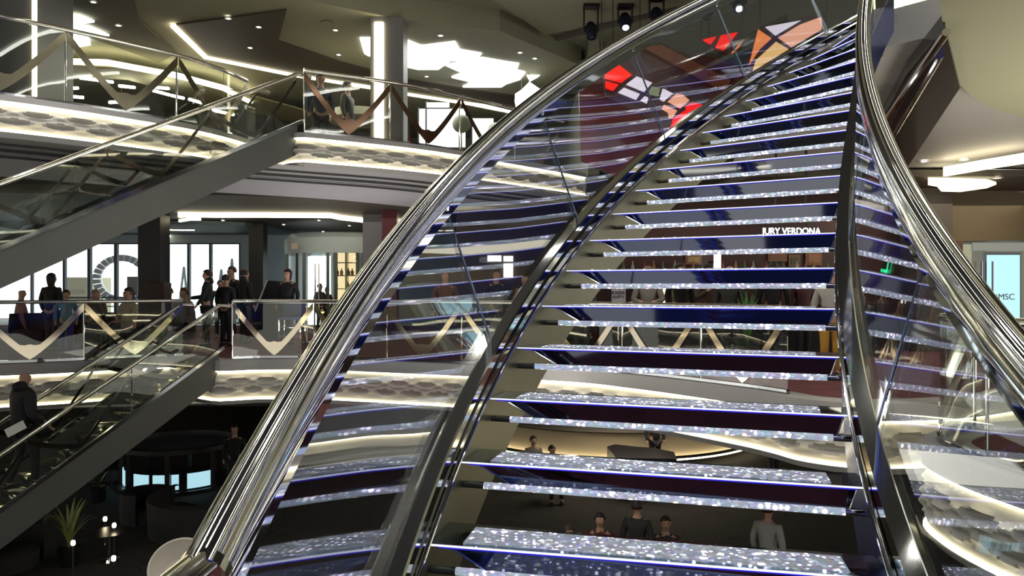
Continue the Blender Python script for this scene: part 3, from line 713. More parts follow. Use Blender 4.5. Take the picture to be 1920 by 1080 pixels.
tag(MB().tube([(X(118,26.3),26.3,1.0),(X(262,26.3),26.3,1.0)], .03).tube([(X(118,26.3),26.3,.7),(X(262,26.3),26.3,.7)], .02).box((X(118,26.3),26.27,0),(X(118,26.3)+.05,26.32,1.0)).box((X(190,26.3),26.27,0),(X(190,26.3)+.05,26.32,1.0)).box((X(262,26.3)-.05,26.27,0),(X(262,26.3),26.32,1.0)).build('window_rail', mat('rail_blue', (.3,.4,.5), .3, .6)), 'thin horizontal rail in front of the left windows', 'railing')
for i,(px,py) in enumerate([(345,500),(415,505),(435,485)]):
    tag(MB().tube([at(px-12,600,33),at(px,py,33)],.05,6).tube([at(px,py,33),at(px+10,600,33)],.05,6).build('deck_crane', mat('crane_blue', (.35,.5,.65), .5)), ['thin blue-grey slanting davit outside the window, left of the others','thin blue-grey davit outside, behind the standing group','thin blue-grey davit outside, tallest and nearest the slim column'][i], 'davit')

# round glass entrance
ro = tag(empty('round_glass_entrance', (X(625,24),24,0)), 'round glass-walled entrance with pale header band on the middle deck', 'entrance')
cx, cy, rr = X(628,23.5), 24.6, 1.75
pale = mat('header_pale', (.42,.50,.52), .4)
MB().lathe((cx,cy,0), [(rr,Z(474,23)),(rr+.04,Z(474,23)),(rr+.06,2.85),(rr-.1,3.0),(rr-.1,Z(474,23))], 40).build('header', pale, ro, smooth=True)
MB().lathe((cx,cy,0), [(rr-.02,.02),(rr,.02),(rr,Z(474,23)),(rr-.02,Z(474,23))], 40).build('glass_wall', bglass, ro, smooth=True)
for a in (-150,-128,-118,-92,-84,-58,-46,-30):
    q = math.radians(a); c = V((cx+rr*math.cos(q), cy+rr*math.sin(q), 0))
    MB().box((c.x-.04,c.y-.03,0),(c.x+.04,c.y+.03,Z(474,23))).build('post', mat('entrance_frame', (.12,.14,.14), .3, .5) if a not in (-128,) else black, ro)
for px in (591,598):
    c = at(px,540,22.75); MB().tube([(c.x,22.75,.55),(c.x,22.75,2.05)], .022, 8).build('door_handle', chrome, ro)
MB().box((X(547,22.9),22.85,Z(467,22.9)),(X(559,22.9),22.9,Z(456,22.9))).build('sign_box', mat('sign_beige', (.45,.35,.28), .5), ro)
back = light_mat('lit_doorway', (.85,.97,1), 1.3)
MB().box((X(574,25.4),25.6,.1),(X(617,25.4),25.65,2.4)).build('lit_doorway', back, ro)
sh = tag(empty('lit_shelf_unit', (X(645,24.6),24.9,0)), 'warm lit shelf unit inside the right half of the round entrance', 'shelf')
MB().box((X(624,24.6),25.0,0),(X(668,24.6),25.06,2.5)).build('back_panel', light_mat('shelf_glow', (1,.83,.48), .55), sh)
for i in range(5): MB().box((X(624,24.6),24.7,.45+i*.42),(X(668,24.6),25.0,.48+i*.42)).build('shelf', mat('shelf_white', (.8,.75,.6), .4), sh)
for px in (624,646,666): MB().box((X(px,24.6),24.68,0),(X(px+3,24.6),25.0,2.5)).build('upright', MATS['shelf_white'], sh)
for i,(px,py,c) in enumerate([(632,520,(.5,.1,.05)),(640,522,(.7,.6,.3)),(653,520,(.2,.3,.4)),(660,524,(.6,.2,.1)),(630,548,(.3,.3,.3)),(652,550,(.5,.4,.2)),(661,547,(.2,.1,.1))]):
    c0 = at(px,py,24.8); MB2 = MB().lathe((c0.x,24.84,.48+.42*round((c0.z-.48)/.42)), [(.001,0),(.05,0),(.055,.12),(.02,.17),(.02,.22),(.001,.22)], 10).build('bottle', mat('bottle_%d'%i, c, .2), None, smooth=True)
    tag(MB2, 'small bottle on the warm lit shelf of the round entrance', 'bottle', 'bottles on the lit shelf')

# lecterns and screens on the middle deck
lc = tag(empty('lectern', (*ground(515,19.0)[:2],0)), 'black slanted lectern with a pale edge right of the standing group', 'lectern')
c = V(ground(512,19))
MB().box((c.x-.30,c.y,0),(c.x+.30,c.y+.35,.75)).build('base', black, lc)
MB().hexa([(c.x-.42,c.y-.05,.75),(c.x+.42,c.y-.05,.75),(c.x+.42,c.y+.4,.75),(c.x-.42,c.y+.4,.75)],[(c.x-.16,c.y+.1,1.52),(c.x+.42,c.y+.1,1.47),(c.x+.42,c.y+.4,1.47),(c.x-.16,c.y+.4,1.52)]).build('top', black, lc)
MB().tube([(c.x-.43,c.y-.06,.75),(c.x-.17,c.y+.08,1.53)],.02,6).build('edge', mat('pale_edge', (.5,.5,.5), .3), lc)
sc = tag(empty('standing_screen', (*ground(250,19.5)[:2],0)), 'small grey screen on a stand behind the seated man in beige', 'screen')
c = V(ground(250,19.5)); MB().box((c.x-.16,c.y,1.15),(c.x+.10,c.y+.05,1.62)).build('panel', mat('screen_grey', (.25,.28,.3), .3), sc); MB().box((c.x-.02,c.y,0),(c.x+.02,c.y+.04,1.15)).build('pole', black, sc)

# ------------------------------------------------------------------ people on the middle deck
P_ = person
P_(ground(97,15.9), 3.0, 'person with a broad black coat, back turned, far left at the middle deck railing', top=(.012,.012,.015), h=1.62, hairstyle='long', hair=(.01,.01,.012))
P_(ground(40,17.0), 2.2, 'bald person in a pink top seated at the far left behind the railing', top=(.45,.20,.18), hairstyle='bald', pose='sit')
P_(ground(179,17.2), .2, 'seated person with long fair hair holding both hands to the face', top=(.16,.10,.08), hair=(.42,.33,.22), hairstyle='long', pose='sit', arms=[((-.24,-.10,1.18),(-.08,-.22,1.50)),((.24,-.10,1.18),(.08,-.22,1.50))], h=1.7)
P_(ground(241,15.2), -.5, 'seated person in a beige shirt with folded arms looking aside', top=(.42,.36,.24), legs=(.05,.05,.06), pose='sit', arms=[((-.27,-.05,1.15),(.02,-.25,1.13)),((.27,-.05,1.15),(-.02,-.27,1.10))], close=True, skin=(SKIN))
P_(ground(317,18.6), .4, 'seated person in a light top left of the red-haired one', top=(.40,.35,.30), pose='sit', hair=(.08,.04,.03))
P_(ground(345,17.6), -.4, 'seated person with reddish face and grey top beside the standing coat wearer', top=(.25,.22,.22), pose='sit', hair=(.10,.04,.02))
P_(ground(388,17.2), -1.3, 'standing person in a dark hooded coat reaching one arm to the left', top=(.012,.018,.018), hood=True, arms=[((-.26,-.12,1.15),(-.20,-.40,1.12)),((.26,-.05,1.15),(.22,-.20,.95))], h=1.72)
P_(ground(413,20.0), .3, 'slight standing person in olive between the coat wearer and the dark group', top=(.10,.10,.05), h=1.52, hair=(.10,.08,.05))
P_(ground(424,17.5), 2.9, 'standing person in black seen from behind, left of the tall one', top=(.012,.012,.015), h=1.62)
P_(ground(434,18.7), -.6, 'tallest standing person of the group, dark hair, turned left', top=(.02,.02,.03), h=1.84)
P_(ground(459,18.2), 2.6, 'standing person in a black jacket with grey collar facing the slim column', top=(.018,.018,.018), h=1.76, hood=True)
P_(ground(505,20.5), 0, 'person with a fair face standing behind the black lectern', top=(.05,.05,.05), hair=(.3,.25,.15), h=1.52)
P_(ground(539,17.8), -.2, 'person in black with a dark hat by the round entrance, white mask', top=(.015,.012,.012), h=1.76, hair=(.02,.01,.02), hairstyle='long')
P_(ground(600,24.2), 1.0, 'small person in dark blue standing inside the round entrance', top=(.03,.04,.09), h=1.45)
P_(ground(613,24.9), -.4, 'small person in dark red standing inside the round entrance', top=(.12,.03,.03), h=1.35)
P_(ground(124,14.9), .5, 'person in blue jeans standing close behind the left balcony glass', top=(.10,.20,.32), legs=(.02,.04,.30), h=1.28)
# stools and small furniture near the railing
def stool(loc, lab, m, r=.2):
    t = tag(empty('stool', loc), lab, 'stool', None); x,y,z = loc
    MB().lathe(loc, [(.001,.44),(r,.44),(r*1.05,.47),(r,.50),(.001,.50)], 18).build('seat', m, t, smooth=True)
    MB().tube([(x,y,z+.02),(x,y,z+.45)], .03, 8).build('leg', chrome, t)
    MB().lathe(loc, [(.001,0),(r*.9,0),(r*.9,.02),(.001,.03)], 18).build('base', chrome, t); return t
def armchair(loc, rz, lab, m, cat='armchair', w=.4, name='armchair'):
    t = tag(empty(name, loc), lab, cat)
    c = V(loc)
    def prof(a0,a1,r0,r1,z0,z1):
        return MB().lathe(c, [(r0,z0),(r1,z0),(r1+.02,(z0+z1)/2),(r1,z1),(r0,z1)], 20, rz+a0, rz+a1)
    MB().lathe(c, [(.001,.12),(w*.9,.12),(w*.92,.40),(w*.8,.44),(.001,.45)], 22).build('seat', m, t, smooth=True)
    prof(-.4, math.pi+.4, w*.85, w*1.05, .12, .78).build('backrest', m, t, smooth=True)
    for a in (.6,2.2,3.8,5.4): MB().tube([c+V((w*.7*math.cos(a),w*.7*math.sin(a),0)), c+V((w*.7*math.cos(a),w*.7*math.sin(a),.13))], .02, 6).build('leg', chrome, t)
    return t
blackf = noisy(mat('black_fabric', (.018,.018,.02), .8), 5, .2)
for px, Y, lab in ((180,16.9,'dark armchair of the fair-haired person by the left railing'),(241,15.6,'dark armchair under the person in beige'),(60,16.5,'dark armchair at the far left by the railing'),(330,17.9,'dark armchair under the two people left of the coat wearer'),(497,19.7,'dark low armchair left of the round entrance')):
    armchair(ground(px,Y+.1), 0, lab, blackf)
bc = tag(empty('bar_chair', ground(547,17.3)), 'blue-black bar chair with horizontal rungs behind the balcony glass', 'chair')
c = V(ground(547,17.3)); bl_ = mat('blue_black', (.02,.035,.10), .25)
MB().box((c.x-.25,c.y-.2,.62),(c.x+.25,c.y+.25,.68)).build('seat', bl_, bc); MB().box((c.x-.25,c.y+.2,.68),(c.x+.25,c.y+.25,1.05)).build('backrest', bl_, bc)
for sx in (-1,1):
    for sy in (-.18,.22): MB().tube([(c.x+sx*.23,c.y+sy,.62),(c.x+sx*.25,c.y+sy,0)], .02, 6).build('leg', chrome, bc)
for z in (.25,.45): MB().tube([(c.x-.24,c.y-.18,z),(c.x+.24,c.y-.18,z)], .014, 6).build('rung', chrome, bc)
for px,Y,lab in ((604,16.3,'gold topped rope stand by the red carpet'),(575,18.5,'gold topped rope stand left of the red carpet')):
    c = V(ground(px,Y)); t = tag(empty('rope_stand', tuple(c)), lab, 'stand')
    MB().lathe(c, [(.001,0),(.13,0),(.13,.02),(.03,.04),(.02,.06),(.02,.78),(.001,.78)], 14).build('pole', chrome, t, smooth=True)
    MB().lathe(c+V((0,0,.83)), [(.001,-.05),(.04,-.03),(.05,0),(.04,.03),(.001,.05)], 12).build('knob', mat('brass', (.8,.6,.25), .15, 1), t, smooth=True)

# ------------------------------------------------------------------ the bar side seen between the treads
YB = 17.0
struct(MB().box((1.7,YB,0),(8.6,YB+.25,3.41)).build('wall_bar', maroon))
struct(MB().box((-1.4,19.3,0),(1.7,19.5,3.5)).build('wall_bar.001', noisy(mat('dark_panel', (.05,.035,.035), .4), 1, .2)))
def board(px0,px1,py0,py1,Y,name,lab,cat,m,th=.04):
    a = at(px0,py1,Y); b = at(px1,py0,Y); return tag(MB().box((a.x,Y-th,a.z),(b.x,Y,b.z)).build(name, m), lab, cat)
def text(body, px, py, Y, h, m, name, parent=None, lab=None, cat=None, extr=.006, align='CENTER', sx=1):
    cu = bpy.data.curves.new(name, 'FONT'); cu.body = body; cu.size = h; cu.extrude = extr; cu.align_x = align; cu.align_y = 'CENTER'
    cu.materials.append(MATS[m] if isinstance(m,str) else m)
    oc = bpy.data.objects.new(name+'_curve', cu); COL.objects.link(oc); bpy.context.view_layer.update()
    me = bpy.data.meshes.new_from_object(oc.evaluated_get(bpy.context.evaluated_depsgraph_get())); bpy.data.objects.remove(oc)
    o = bpy.data.objects.new(name, me); COL.objects.link(o); o.location = at(px,py,Y); o.rotation_euler = (math.pi/2,0,0); o.scale = (sx,1,1)
    if parent: o.parent = parent; o.matrix_parent_inverse = parent.matrix_basis.inverted()
    if lab: tag(o, lab, cat)
    return o
sg = tag(empty('bar_sign', tuple(at(1484,433,12.6))), 'white lit lettering sign hanging above the bar between the treads', 'sign')
a = at(1443,442,12.6); b = at(1526,426,12.6)
MB().box((a.x,12.6,a.z),(b.x,12.66,b.z)).build('board', black, sg)
text('JURY VERDONA', 1484, 434, 12.59, .155, light_mat('sign_white', (1,.97,1), 3), 'lettering', sg, sx=.86)
MB().box((a.x+.1,12.62,b.z),(a.x+.13,12.65,3.6)).build('hanger', black, sg); MB().box((b.x-.13,12.62,b.z),(b.x-.1,12.65,3.6)).build('hanger', black, sg)
po = tag(empty('poster', tuple(at(1159,560,13.5))), 'grey printed notice board with dark lettering below the maroon wall', 'sign')
a = at(1147,588,13.5); b = at(1173,541,13.5)
MB().box((a.x,13.5,a.z-.0),(b.x,13.53,b.z)).build('board', mat('poster_grey', (.35,.34,.38), .6), po)
MB().tube([(a.x+.12,13.52,0),(a.x+.12,13.52,a.z)], .02, 8).build('pole', chrome, po); MB().lathe((a.x+.12,13.52,0), [(.001,0),(.18,0),(.18,.02),(.001,.03)], 16).build('base', black, po)
for body,py,h in (('KADX',549,.085),('DUTY S',557,.06),('FREE',572,.05),('SHOPS',583,.045)):
    text(body, 1159, py, 13.49, h, mat('ink', (.03,.03,.04), .6), 'lettering', po)
def lampbox(px,py,Y,w,h,lab,col=(1,.93,.85),st=2.2,name='wall_lamp'):
    c = at(px,py,Y); t = tag(empty(name, tuple(c)), lab, 'lamp')
    MB().lathe(c, [(w*.8,-h),(w,-h*.9),(w,h*.9),(w*.8,h),(.001,h)], 16).build('lamp_shade', light_mat('shade_%s'%(str(col)), col, st, False), t, smooth=True)
    MB().box((c.x-.02,Y,c.z-.02),(c.x+.02,YB if Y>16 else Y+.3,c.z+.02)).build('bracket', black, t)
lampbox(1345,490,16.4,.075,.20,'white glowing cylinder lamp on the maroon wall between the treads')
lampbox(1190,588,14.5,.11,.22,'pale glowing lantern low behind the treads at the left', (.85,.95,1), 1.8)
lampbox(1248,560,14.5,.05,.22,'yellow glowing slim lamp among the dark figures', (1,.95,.45), 2)
lampbox(1280,545,14.5,.05,.07,'tiny white lamp right of the yellow slim lamp', (1,1,1), 1.5)
for i,(a,b,c,d) in enumerate([(1285,1315,478,496),(1440,1475,470,490),(1478,1500,478,500),(1510,1540,472,498)]):
    t = tag(empty('framed_picture', tuple(at((a+b)/2,(c+d)/2,16.95))), ['small gold framed picture left of the cylinder lamp','brown framed picture right of the green plant','small framed picture between the two brown ones','brown framed picture nearest the right post'][i], 'picture')
    q = at(a,d,16.95); r_ = at(b,c,16.95)
    MB().box((q.x,16.92,q.z),(r_.x,16.98,r_.z)).build('frame', mat('frame_brown', (.22,.11,.05), .4), t)
    MB().box((q.x+.05,16.905,q.z+.05),(r_.x-.05,16.92,r_.z-.05)).build('canvas', mat('canvas_%d'%i, [(.35,.27,.1),(.25,.12,.07),(.10,.09,.08),(.32,.16,.08)][i], .6), t)
def plant(loc, h, lab, n=26, spread=.4, pot=True, m=None, name='potted_plant', z0=0):
    t = tag(empty(name, loc), lab, 'plant'); c = V(loc); m = m or mat('leaf_green', (.06,.26,.05), .4)
    if pot: MB().lathe(c, [(.001,0),(.16,0),(.21,.36),(.18,.36),(.17,.30),(.001,.30)], 18).build('pot', black, t, smooth=True); c = c+V((0,0,.3))
    rng = random.Random(hash(lab) % 1000 if False else len(lab))
    for i in range(n):
        a = rng.uniform(0,2*math.pi); L = h*rng.uniform(.6,1); o = spread*rng.uniform(.3,1); d = V((math.cos(a),math.sin(a),0)); s = V((-d.y,d.x,0)); rings = []
        for j in range(7):
            u = j/6; p = c+d*o*u**1.6+V((0,0,L*(u-.35*u*u*u*(o/spread)))); w_ = .028*math.sin(math.pi*min(.97,u*.9+.08))+.003
            rings.append([p-s*w_, p+V((0,0,.004)), p+s*w_, p-V((0,0,.004))])
        MB().sweep(rings).build('leaf', m, t, smooth=True)
    return t
plant(ground(1402,12.6), 1.25, 'green leafy plant in a black pot behind the middle treads', 26, .28)
# bar counter and its figures
bar = tag(empty('bar_counter', (3.6,14.9,0)), 'dark bar counter along the maroon wall', 'counter')
MB().box((1.9,15.0,0),(7.2,15.5,1.0)).build('front', blackf, bar); MB().box((1.8,14.85,1.0),(7.3,15.6,1.05)).build('worktop', mat('counter_top', (.10,.05,.04), .1), bar, bevel=.01)
for i in range(22):
    x = 2.2+i*.22; tag(MB().lathe((x,16.6+.1*(i%3),1.62+ (i%2)*.0), [(.001,0),(.036,0),(.038,.17),(.014,.24),(.014,.30),(.001,.30)], 10).build('bottle', mat('barbottle_%d'%(i%4), [(.25,.12,.03),(.05,.12,.05),(.35,.33,.3),(.2,.02,.02)][i%4], .1), None, smooth=True), 'small bottle on the back shelf of the bar', 'bottle', 'bottles on the bar shelf')
tag(MB().box((1.9,16.4,1.58),(7.2,16.99,1.62)).build('bar_shelf', mat('shelf_brown', (.2,.10,.05), .3)), 'long brown shelf on the maroon wall holding bottles', 'shelf')
for px,Y,rz,lab,kw in ((1090,13.9,.3,'standing person in dark grey just right of the left stringer, middle deck',dict(top=(.05,.05,.055))),
    (1215,13.7,-.2,'standing person in a grey blouse beside the notice board',dict(top=(.20,.17,.16),h=1.70,hairstyle='long',hair=(.2,.13,.08),arms=[((-.27,-.05,1.15),(-.12,-.25,1.12)),((.27,-.05,1.15),(.12,-.25,1.12))])),
    (1275,14.4,.2,'standing person in black right of the yellow slim lamp',dict(top=(.01,.01,.012),h=1.78)),
    (1325,14.0,.5,'standing person in dark brown with hand raised, behind the middle treads',dict(top=(.05,.025,.02),arms=[((-.27,-.05,1.15),(-.20,-.28,1.30)),((.26,.03,1.15),(.24,-.06,.90))])),
    (1368,13.4,-.5,'person with long blond hair left of the green plant',dict(top=(.02,.02,.02),hairstyle='long',hair=(.5,.38,.2),h=1.68)),
    (1450,14.2,2.8,'person in black seen from behind right of the green plant',dict(top=(.012,.012,.016),h=1.8)),
    (1505,14.6,.1,'person in dark maroon at the bar counter',dict(top=(.06,.02,.025),h=1.66)),
    (1557,11.5,-.3,'person in light grey shirt and mustard trousers left of the right glass side',dict(top=(.40,.38,.36),legs=(.55,.30,.05),h=1.62)),
    (1590,12.7,.4,'person in a pale patterned top behind the one in mustard trousers',dict(top=(.45,.33,.28),legs=(.05,.03,.03),h=1.60,hairstyle='long',hair=(.12,.06,.03))),
    (835,15.0,.1,'person in brown standing behind the left glass side',dict(top=(.20,.10,.05),h=1.66)),
    (930,15.5,.5,'person in dark clothes seen through the left glass side near the clamp rail',dict(top=(.03,.03,.035),h=1.7)),
    (985,15.2,-.4,'person in orange brown seen through the left glass side',dict(top=(.30,.13,.05),h=1.6))):
    P_(ground(px,Y), rz, lab, **kw)
lw = tag(empty('lit_window', tuple(at(935,490,19.2))), 'pale lit window panel behind the left glass side', 'window')
for a,b,c,d in ((914,940,479,490),(944,962,480,490),(944,962,494,520)):
    q = at(a,d,19.2); r_ = at(b,c,19.2); MB().box((q.x,19.2,q.z),(r_.x,19.25,r_.z)).build('pane', light_mat('pane_glow', (1,1,.95), 1.6, False), lw)
ex = tag(empty('exit_sign', tuple(at(1079,462,19.2))), 'green glowing exit sign frame beside the left stringer', 'sign')
q = at(1056,474,19.2); r_ = at(1102,452,19.2); th = .05
ge = light_mat('exit_green', (.02,.9,.35), 1.2, False)
MB().box((q.x,19.2,q.z),(r_.x,19.25,r_.z)).build('panel', black, ex)
for a_,b_ in (((q.x-.06,19.18,q.z-.05),(q.x+.05,19.28,r_.z)),((r_.x-.05,19.18,q.z-.05),(r_.x+.06,19.28,r_.z))): MB().box(a_,b_).build('light_frame', ge, ex)
MB().box((q.x,19.18,q.z-.05),(r_.x,19.28,q.z+.02)).build('light_frame', ge, ex)
MB().box(((q.x+r_.x)/2-.02,19.21,r_.z),((q.x+r_.x)/2+.02,19.25,3.31)).build('hanger', black, ex)

# ------------------------------------------------------------------ lower deck
def gz(px, py): 
    p = atz(px,py,ZL); return (p.x,p.y,ZL)
fl = ZL
sd_ = tag(empty('round_display_table', gz(335,905)), 'round black table with light blue lit glass panes under the balcony', 'table')
c = V(gz(338,903)); r = 1.55
MB().lathe(c, [(r-.12,1.02),(r,1.02),(r,1.14),(r-.12,1.14),(r-.12,1.02)], 40).build('rim', black, sd_, smooth=True)
MB().lathe(c, [(.001,1.05),(r-.12,1.05),(r-.12,1.07),(.001,1.07)], 32).build('tabletop', mat('table_glass', (.12,.22,.25), .05), sd_)
for a in range(0,360,45): q_ = math.radians(a+12); MB().box((c.x+r*.93*math.cos(q_)-.06,c.y+r*.93*math.sin(q_)-.06,fl),(c.x+r*.93*math.cos(q_)+.06,c.y+r*.93*math.sin(q_)+.06,fl+1.03)).build('leg', black, sd_)
paneb = light_mat('pane_blue', (.45,.75,.85), .55, False)
for a0,a1 in ((200,238),(242,262),(266,292),(300,330)):
    MB().lathe(c, [(r*.88,.12),(r*.90,.12),(r*.90,.50),(r*.88,.50)], 6, math.radians(a0), math.radians(a1)).build('lit_pane', paneb, sd_)
MB().lathe(c, [(.001,.0),(r,.0),(r,.08),(.001,.08)], 32).build('base', black, sd_)
eg = tag(empty('tub_chair', (*atz(345,1045,ZL+.75).xy,ZL)), 'white bowl-shaped chair on the lower deck at the bottom left', 'chair')
c = atz(347,1035,ZL+.62); c = V((c.x,c.y,ZL)); wt = noisy(mat('shell_white', (.72,.68,.64), .45), 3, .05)
o = MB().lathe((0,0,0), [(.001,.16),(.20,.18),(.36,.30),(.47,.55),(.50,.78),(.465,.79),(.43,.58),(.33,.36),(.18,.27),(.001,.26)], 36).build('shell', wt, None, smooth=True); o.parent = eg; o.location = (c-eg.location)+V((0,0,.04)); o.rotation_euler = (math.radians(46),0,.25)
o = MB().lathe((0,0,0), [(.001,.275),(.075,.27),(.07,.285),(.001,.29)], 16).build('cushion_button', black, None, smooth=True); o.parent = eg; o.location = (c-eg.location)+V((0,0,.05)); o.rotation_euler = (math.radians(46),0,.25)
o = MB().lathe((0,0,0), [(.001,0),(.24,0),(.24,.03),(.05,.05),(.05,.24),(.001,.24)], 20).build('base', chrome, None, smooth=True); o.parent = eg; o.location = c-eg.location
sf = tag(empty('curved_sofa', gz(400,985)), 'large black curved sofa on the lower deck left of the chrome handrail', 'sofa')
c = V(gz(405,990)); 
MB().lathe(c, [(.35,.02),(1.15,.02),(1.2,.42),(.35,.42)], 24, math.radians(150), math.radians(400)).build('seat', blackf, sf, smooth=True)
MB().lathe(c, [(1.12,.02),(1.35,.02),(1.38,.78),(1.15,.80)], 24, math.radians(150), math.radians(400)).build('backrest', blackf, sf, smooth=True)
for px,py,lab in ((275,985,'black armchair on the lower deck beside the candle lamps'),(20,1075,'black armchair on the lower deck under the stringer at the bottom left'),(205,905,'black armchair left of the round display table'),(520,850,'black armchair on the lower deck under the mid balcony')):
    armchair(gz(px,py), 1.2, lab, blackf, w=.5)
tb = tag(empty('side_table', gz(205,1050)), 'small dark table carrying candle lamps at the bottom left', 'table'); c = V(gz(205,1050))
MB().lathe(c, [(.001,.52),(.36,.52),(.36,.55),(.001,.55)], 24).build('tabletop', black, tb); MB().lathe(c, [(.001,0),(.2,0),(.03,.04),(.03,.52),(.001,.52)], 16).build('leg', chrome, tb)
for i,(px,py) in enumerate(((197,973),(214,985),(137,1018),(213,1047))):
    q = atz(px,py,fl+.66); t = tag(empty('candle_lamp', tuple(q)), ['small glowing candle lamp, upper left of the pair by the plant','brightest candle lamp, right one of the pair by the plant','dim warm candle lamp at the far bottom left','lowest candle lamp on the small dark table'][i], 'lamp')
    MB().lathe(q, [(.001,-.05),(.03,-.04),(.038,0),(.03,.04),(.001,.05)], 12).build('bulb', light_mat('candle', (1,.85,.55), 7, False), t, smooth=True)
    MB().tube([(q.x,q.y,fl+.55),(q.x,q.y,q.z-.04)], .015, 8).build('stem', chrome, t)
    if i != 3: MB().tube([(q.x,q.y,fl),(q.x,q.y,fl+.55)], .012, 8).build('leg', chrome, t)
for i,(px,py,h) in enumerate(((130,1060,1.2),(60,1050,1.0),(185,940,1.1))):
    plant(gz(px,py), h, ['yellow-green arching plant at the bottom left below the stringer','dark leafy plant in the bottom left corner','dark plant behind the candle lamps'][i], 24, .5, m=mat('leaf_dull_%d'%i, [(.28,.33,.10),(.05,.09,.03),(.04,.07,.03)][i], .35))
# bar of the lower deck with cream curved fronts
lb = tag(empty('curved_bar', (3.4,23.4,fl)), 'cream lit curved bar front on the lower deck seen under the stair', 'counter')
creamg = mat('bar_cream', (.62,.52,.36), .35)
MB().lathe((3.4,27.5,fl), [(4.9,.25),(5.15,.3),(5.25,1.0),(4.9,1.05)], 48, math.radians(185), math.radians(330)).build('front', creamg, lb, smooth=True)
MB().lathe((3.4,27.5,fl), [(4.7,1.06),(5.4,1.06),(5.4,1.12),(4.7,1.12)], 48, math.radians(185), math.radians(330)).build('worktop', mat('bar_top', (.2,.19,.17), .2), lb, smooth=True)
MB().lathe((3.4,27.5,fl), [(5.27,.20),(5.30,.20),(5.30,.24),(5.27,.24)], 48, math.radians(185), math.radians(330)).build('light_strip', led, lb)
area('lower_bar_light', (3.4,20.5,-.9), 2.5, 60, (1,.85,.65))
pn = tag(empty('grand_piano', (3.2,19.6,fl)), 'black grand piano in front of the cream bar under the stair', 'piano')
MB().prism([(x_+1.6,y_+6.0) for x_,y_ in [(1.0,13.2),(2.5,13.1),(2.6,13.9),(2.2,14.4),(1.7,14.6),(1.2,14.9),(.95,14.6)]], fl+.68, fl+.98).build('body', black, pn)
for x,y in ((2.75,19.35),(4.0,19.3),(2.95,20.5)): MB().tube([(x,y,fl),(x,y,fl+.69)], .05, 10).build('leg', black, pn)
MB().box((2.7,19.02,fl+.72),(4.0,19.2,fl+.76)).build('keyboard', mat('ivory', (.7,.68,.6), .4), pn)
for px,py,rz,lab,kw in ((1195,1010,2.7,'person with dark hair and black top seen from behind, left of the round-faced one',dict(top=(.02,.02,.022),close=True)),
    (1248,1012,-.1,'round-faced person looking up at the bottom centre beneath the stair',dict(top=(.04,.03,.03),close=True,pose='sit')),
    (1440,1030,2.4,'person in a light grey shirt at the bottom beneath the treads',dict(top=(.38,.38,.38),legs=(.03,.03,.04))),
    (1065,1015,.4,'person in dark grey with sparkling scarf, lowest gap at the left',dict(top=(.08,.075,.07),pose='sit')),
    (1125,1020,-.2,'seated person with dark red scarf in the lowest gap',dict(top=(.09,.02,.02),pose='sit'))):
    yy = {1195:12.6,1248:13.1,1440:12.4,1065:12.6,1125:13.3}[px]
    P_((X(px,yy),yy,fl), rz, lab, **kw)
for px,Y,lab,kw in ((1035,19.0,'person in brown seated left of the piano on the lower deck',dict(top=(.12,.09,.08),pose='sit')),(1000,20.2,'person in grey seated far left below the stair',dict(top=(.22,.22,.22),pose='sit')),
    (1228,21.6,'person in a black suit and white shirt behind the piano',dict(top=(.012,.012,.014),h=1.8)),(1450,20.5,'person in dark clothes at the right end of the cream bar',dict(top=(.02,.02,.02))),
    (440,19.2,'person in a dark coat standing under the mid balcony',dict(top=(.01,.01,.012),h=1.8))):
    P_((X(px,Y),Y,fl), .2, lab, **kw)
# the man on the lower side staircase
mx, my = -7.86, 12.36
bald = P_((mx,my,-1.90), 2.55, 'bald person in a black jacket holding white papers on the lower side staircase', top=(.014,.014,.017), legs=(.015,.015,.02), hairstyle='bald', close=True, h=1.9, walk=.15, hood=True, bulk=1.25,
   arms=[((-.28,.02,1.12),(-.20,-.20,.98)),((.28,.02,1.12),(.22,-.24,1.00))])
c = V((mx+.14,my-.42,-.86))
tag(MB().obox(c, V((.13,.02,.07)), V((-.03,.0,.06)), V((.0,.006,.001))).build('paper', mat('paper_white', (.75,.74,.70), .6)), 'white folded papers held by the bald person on the lower stair', 'paper')

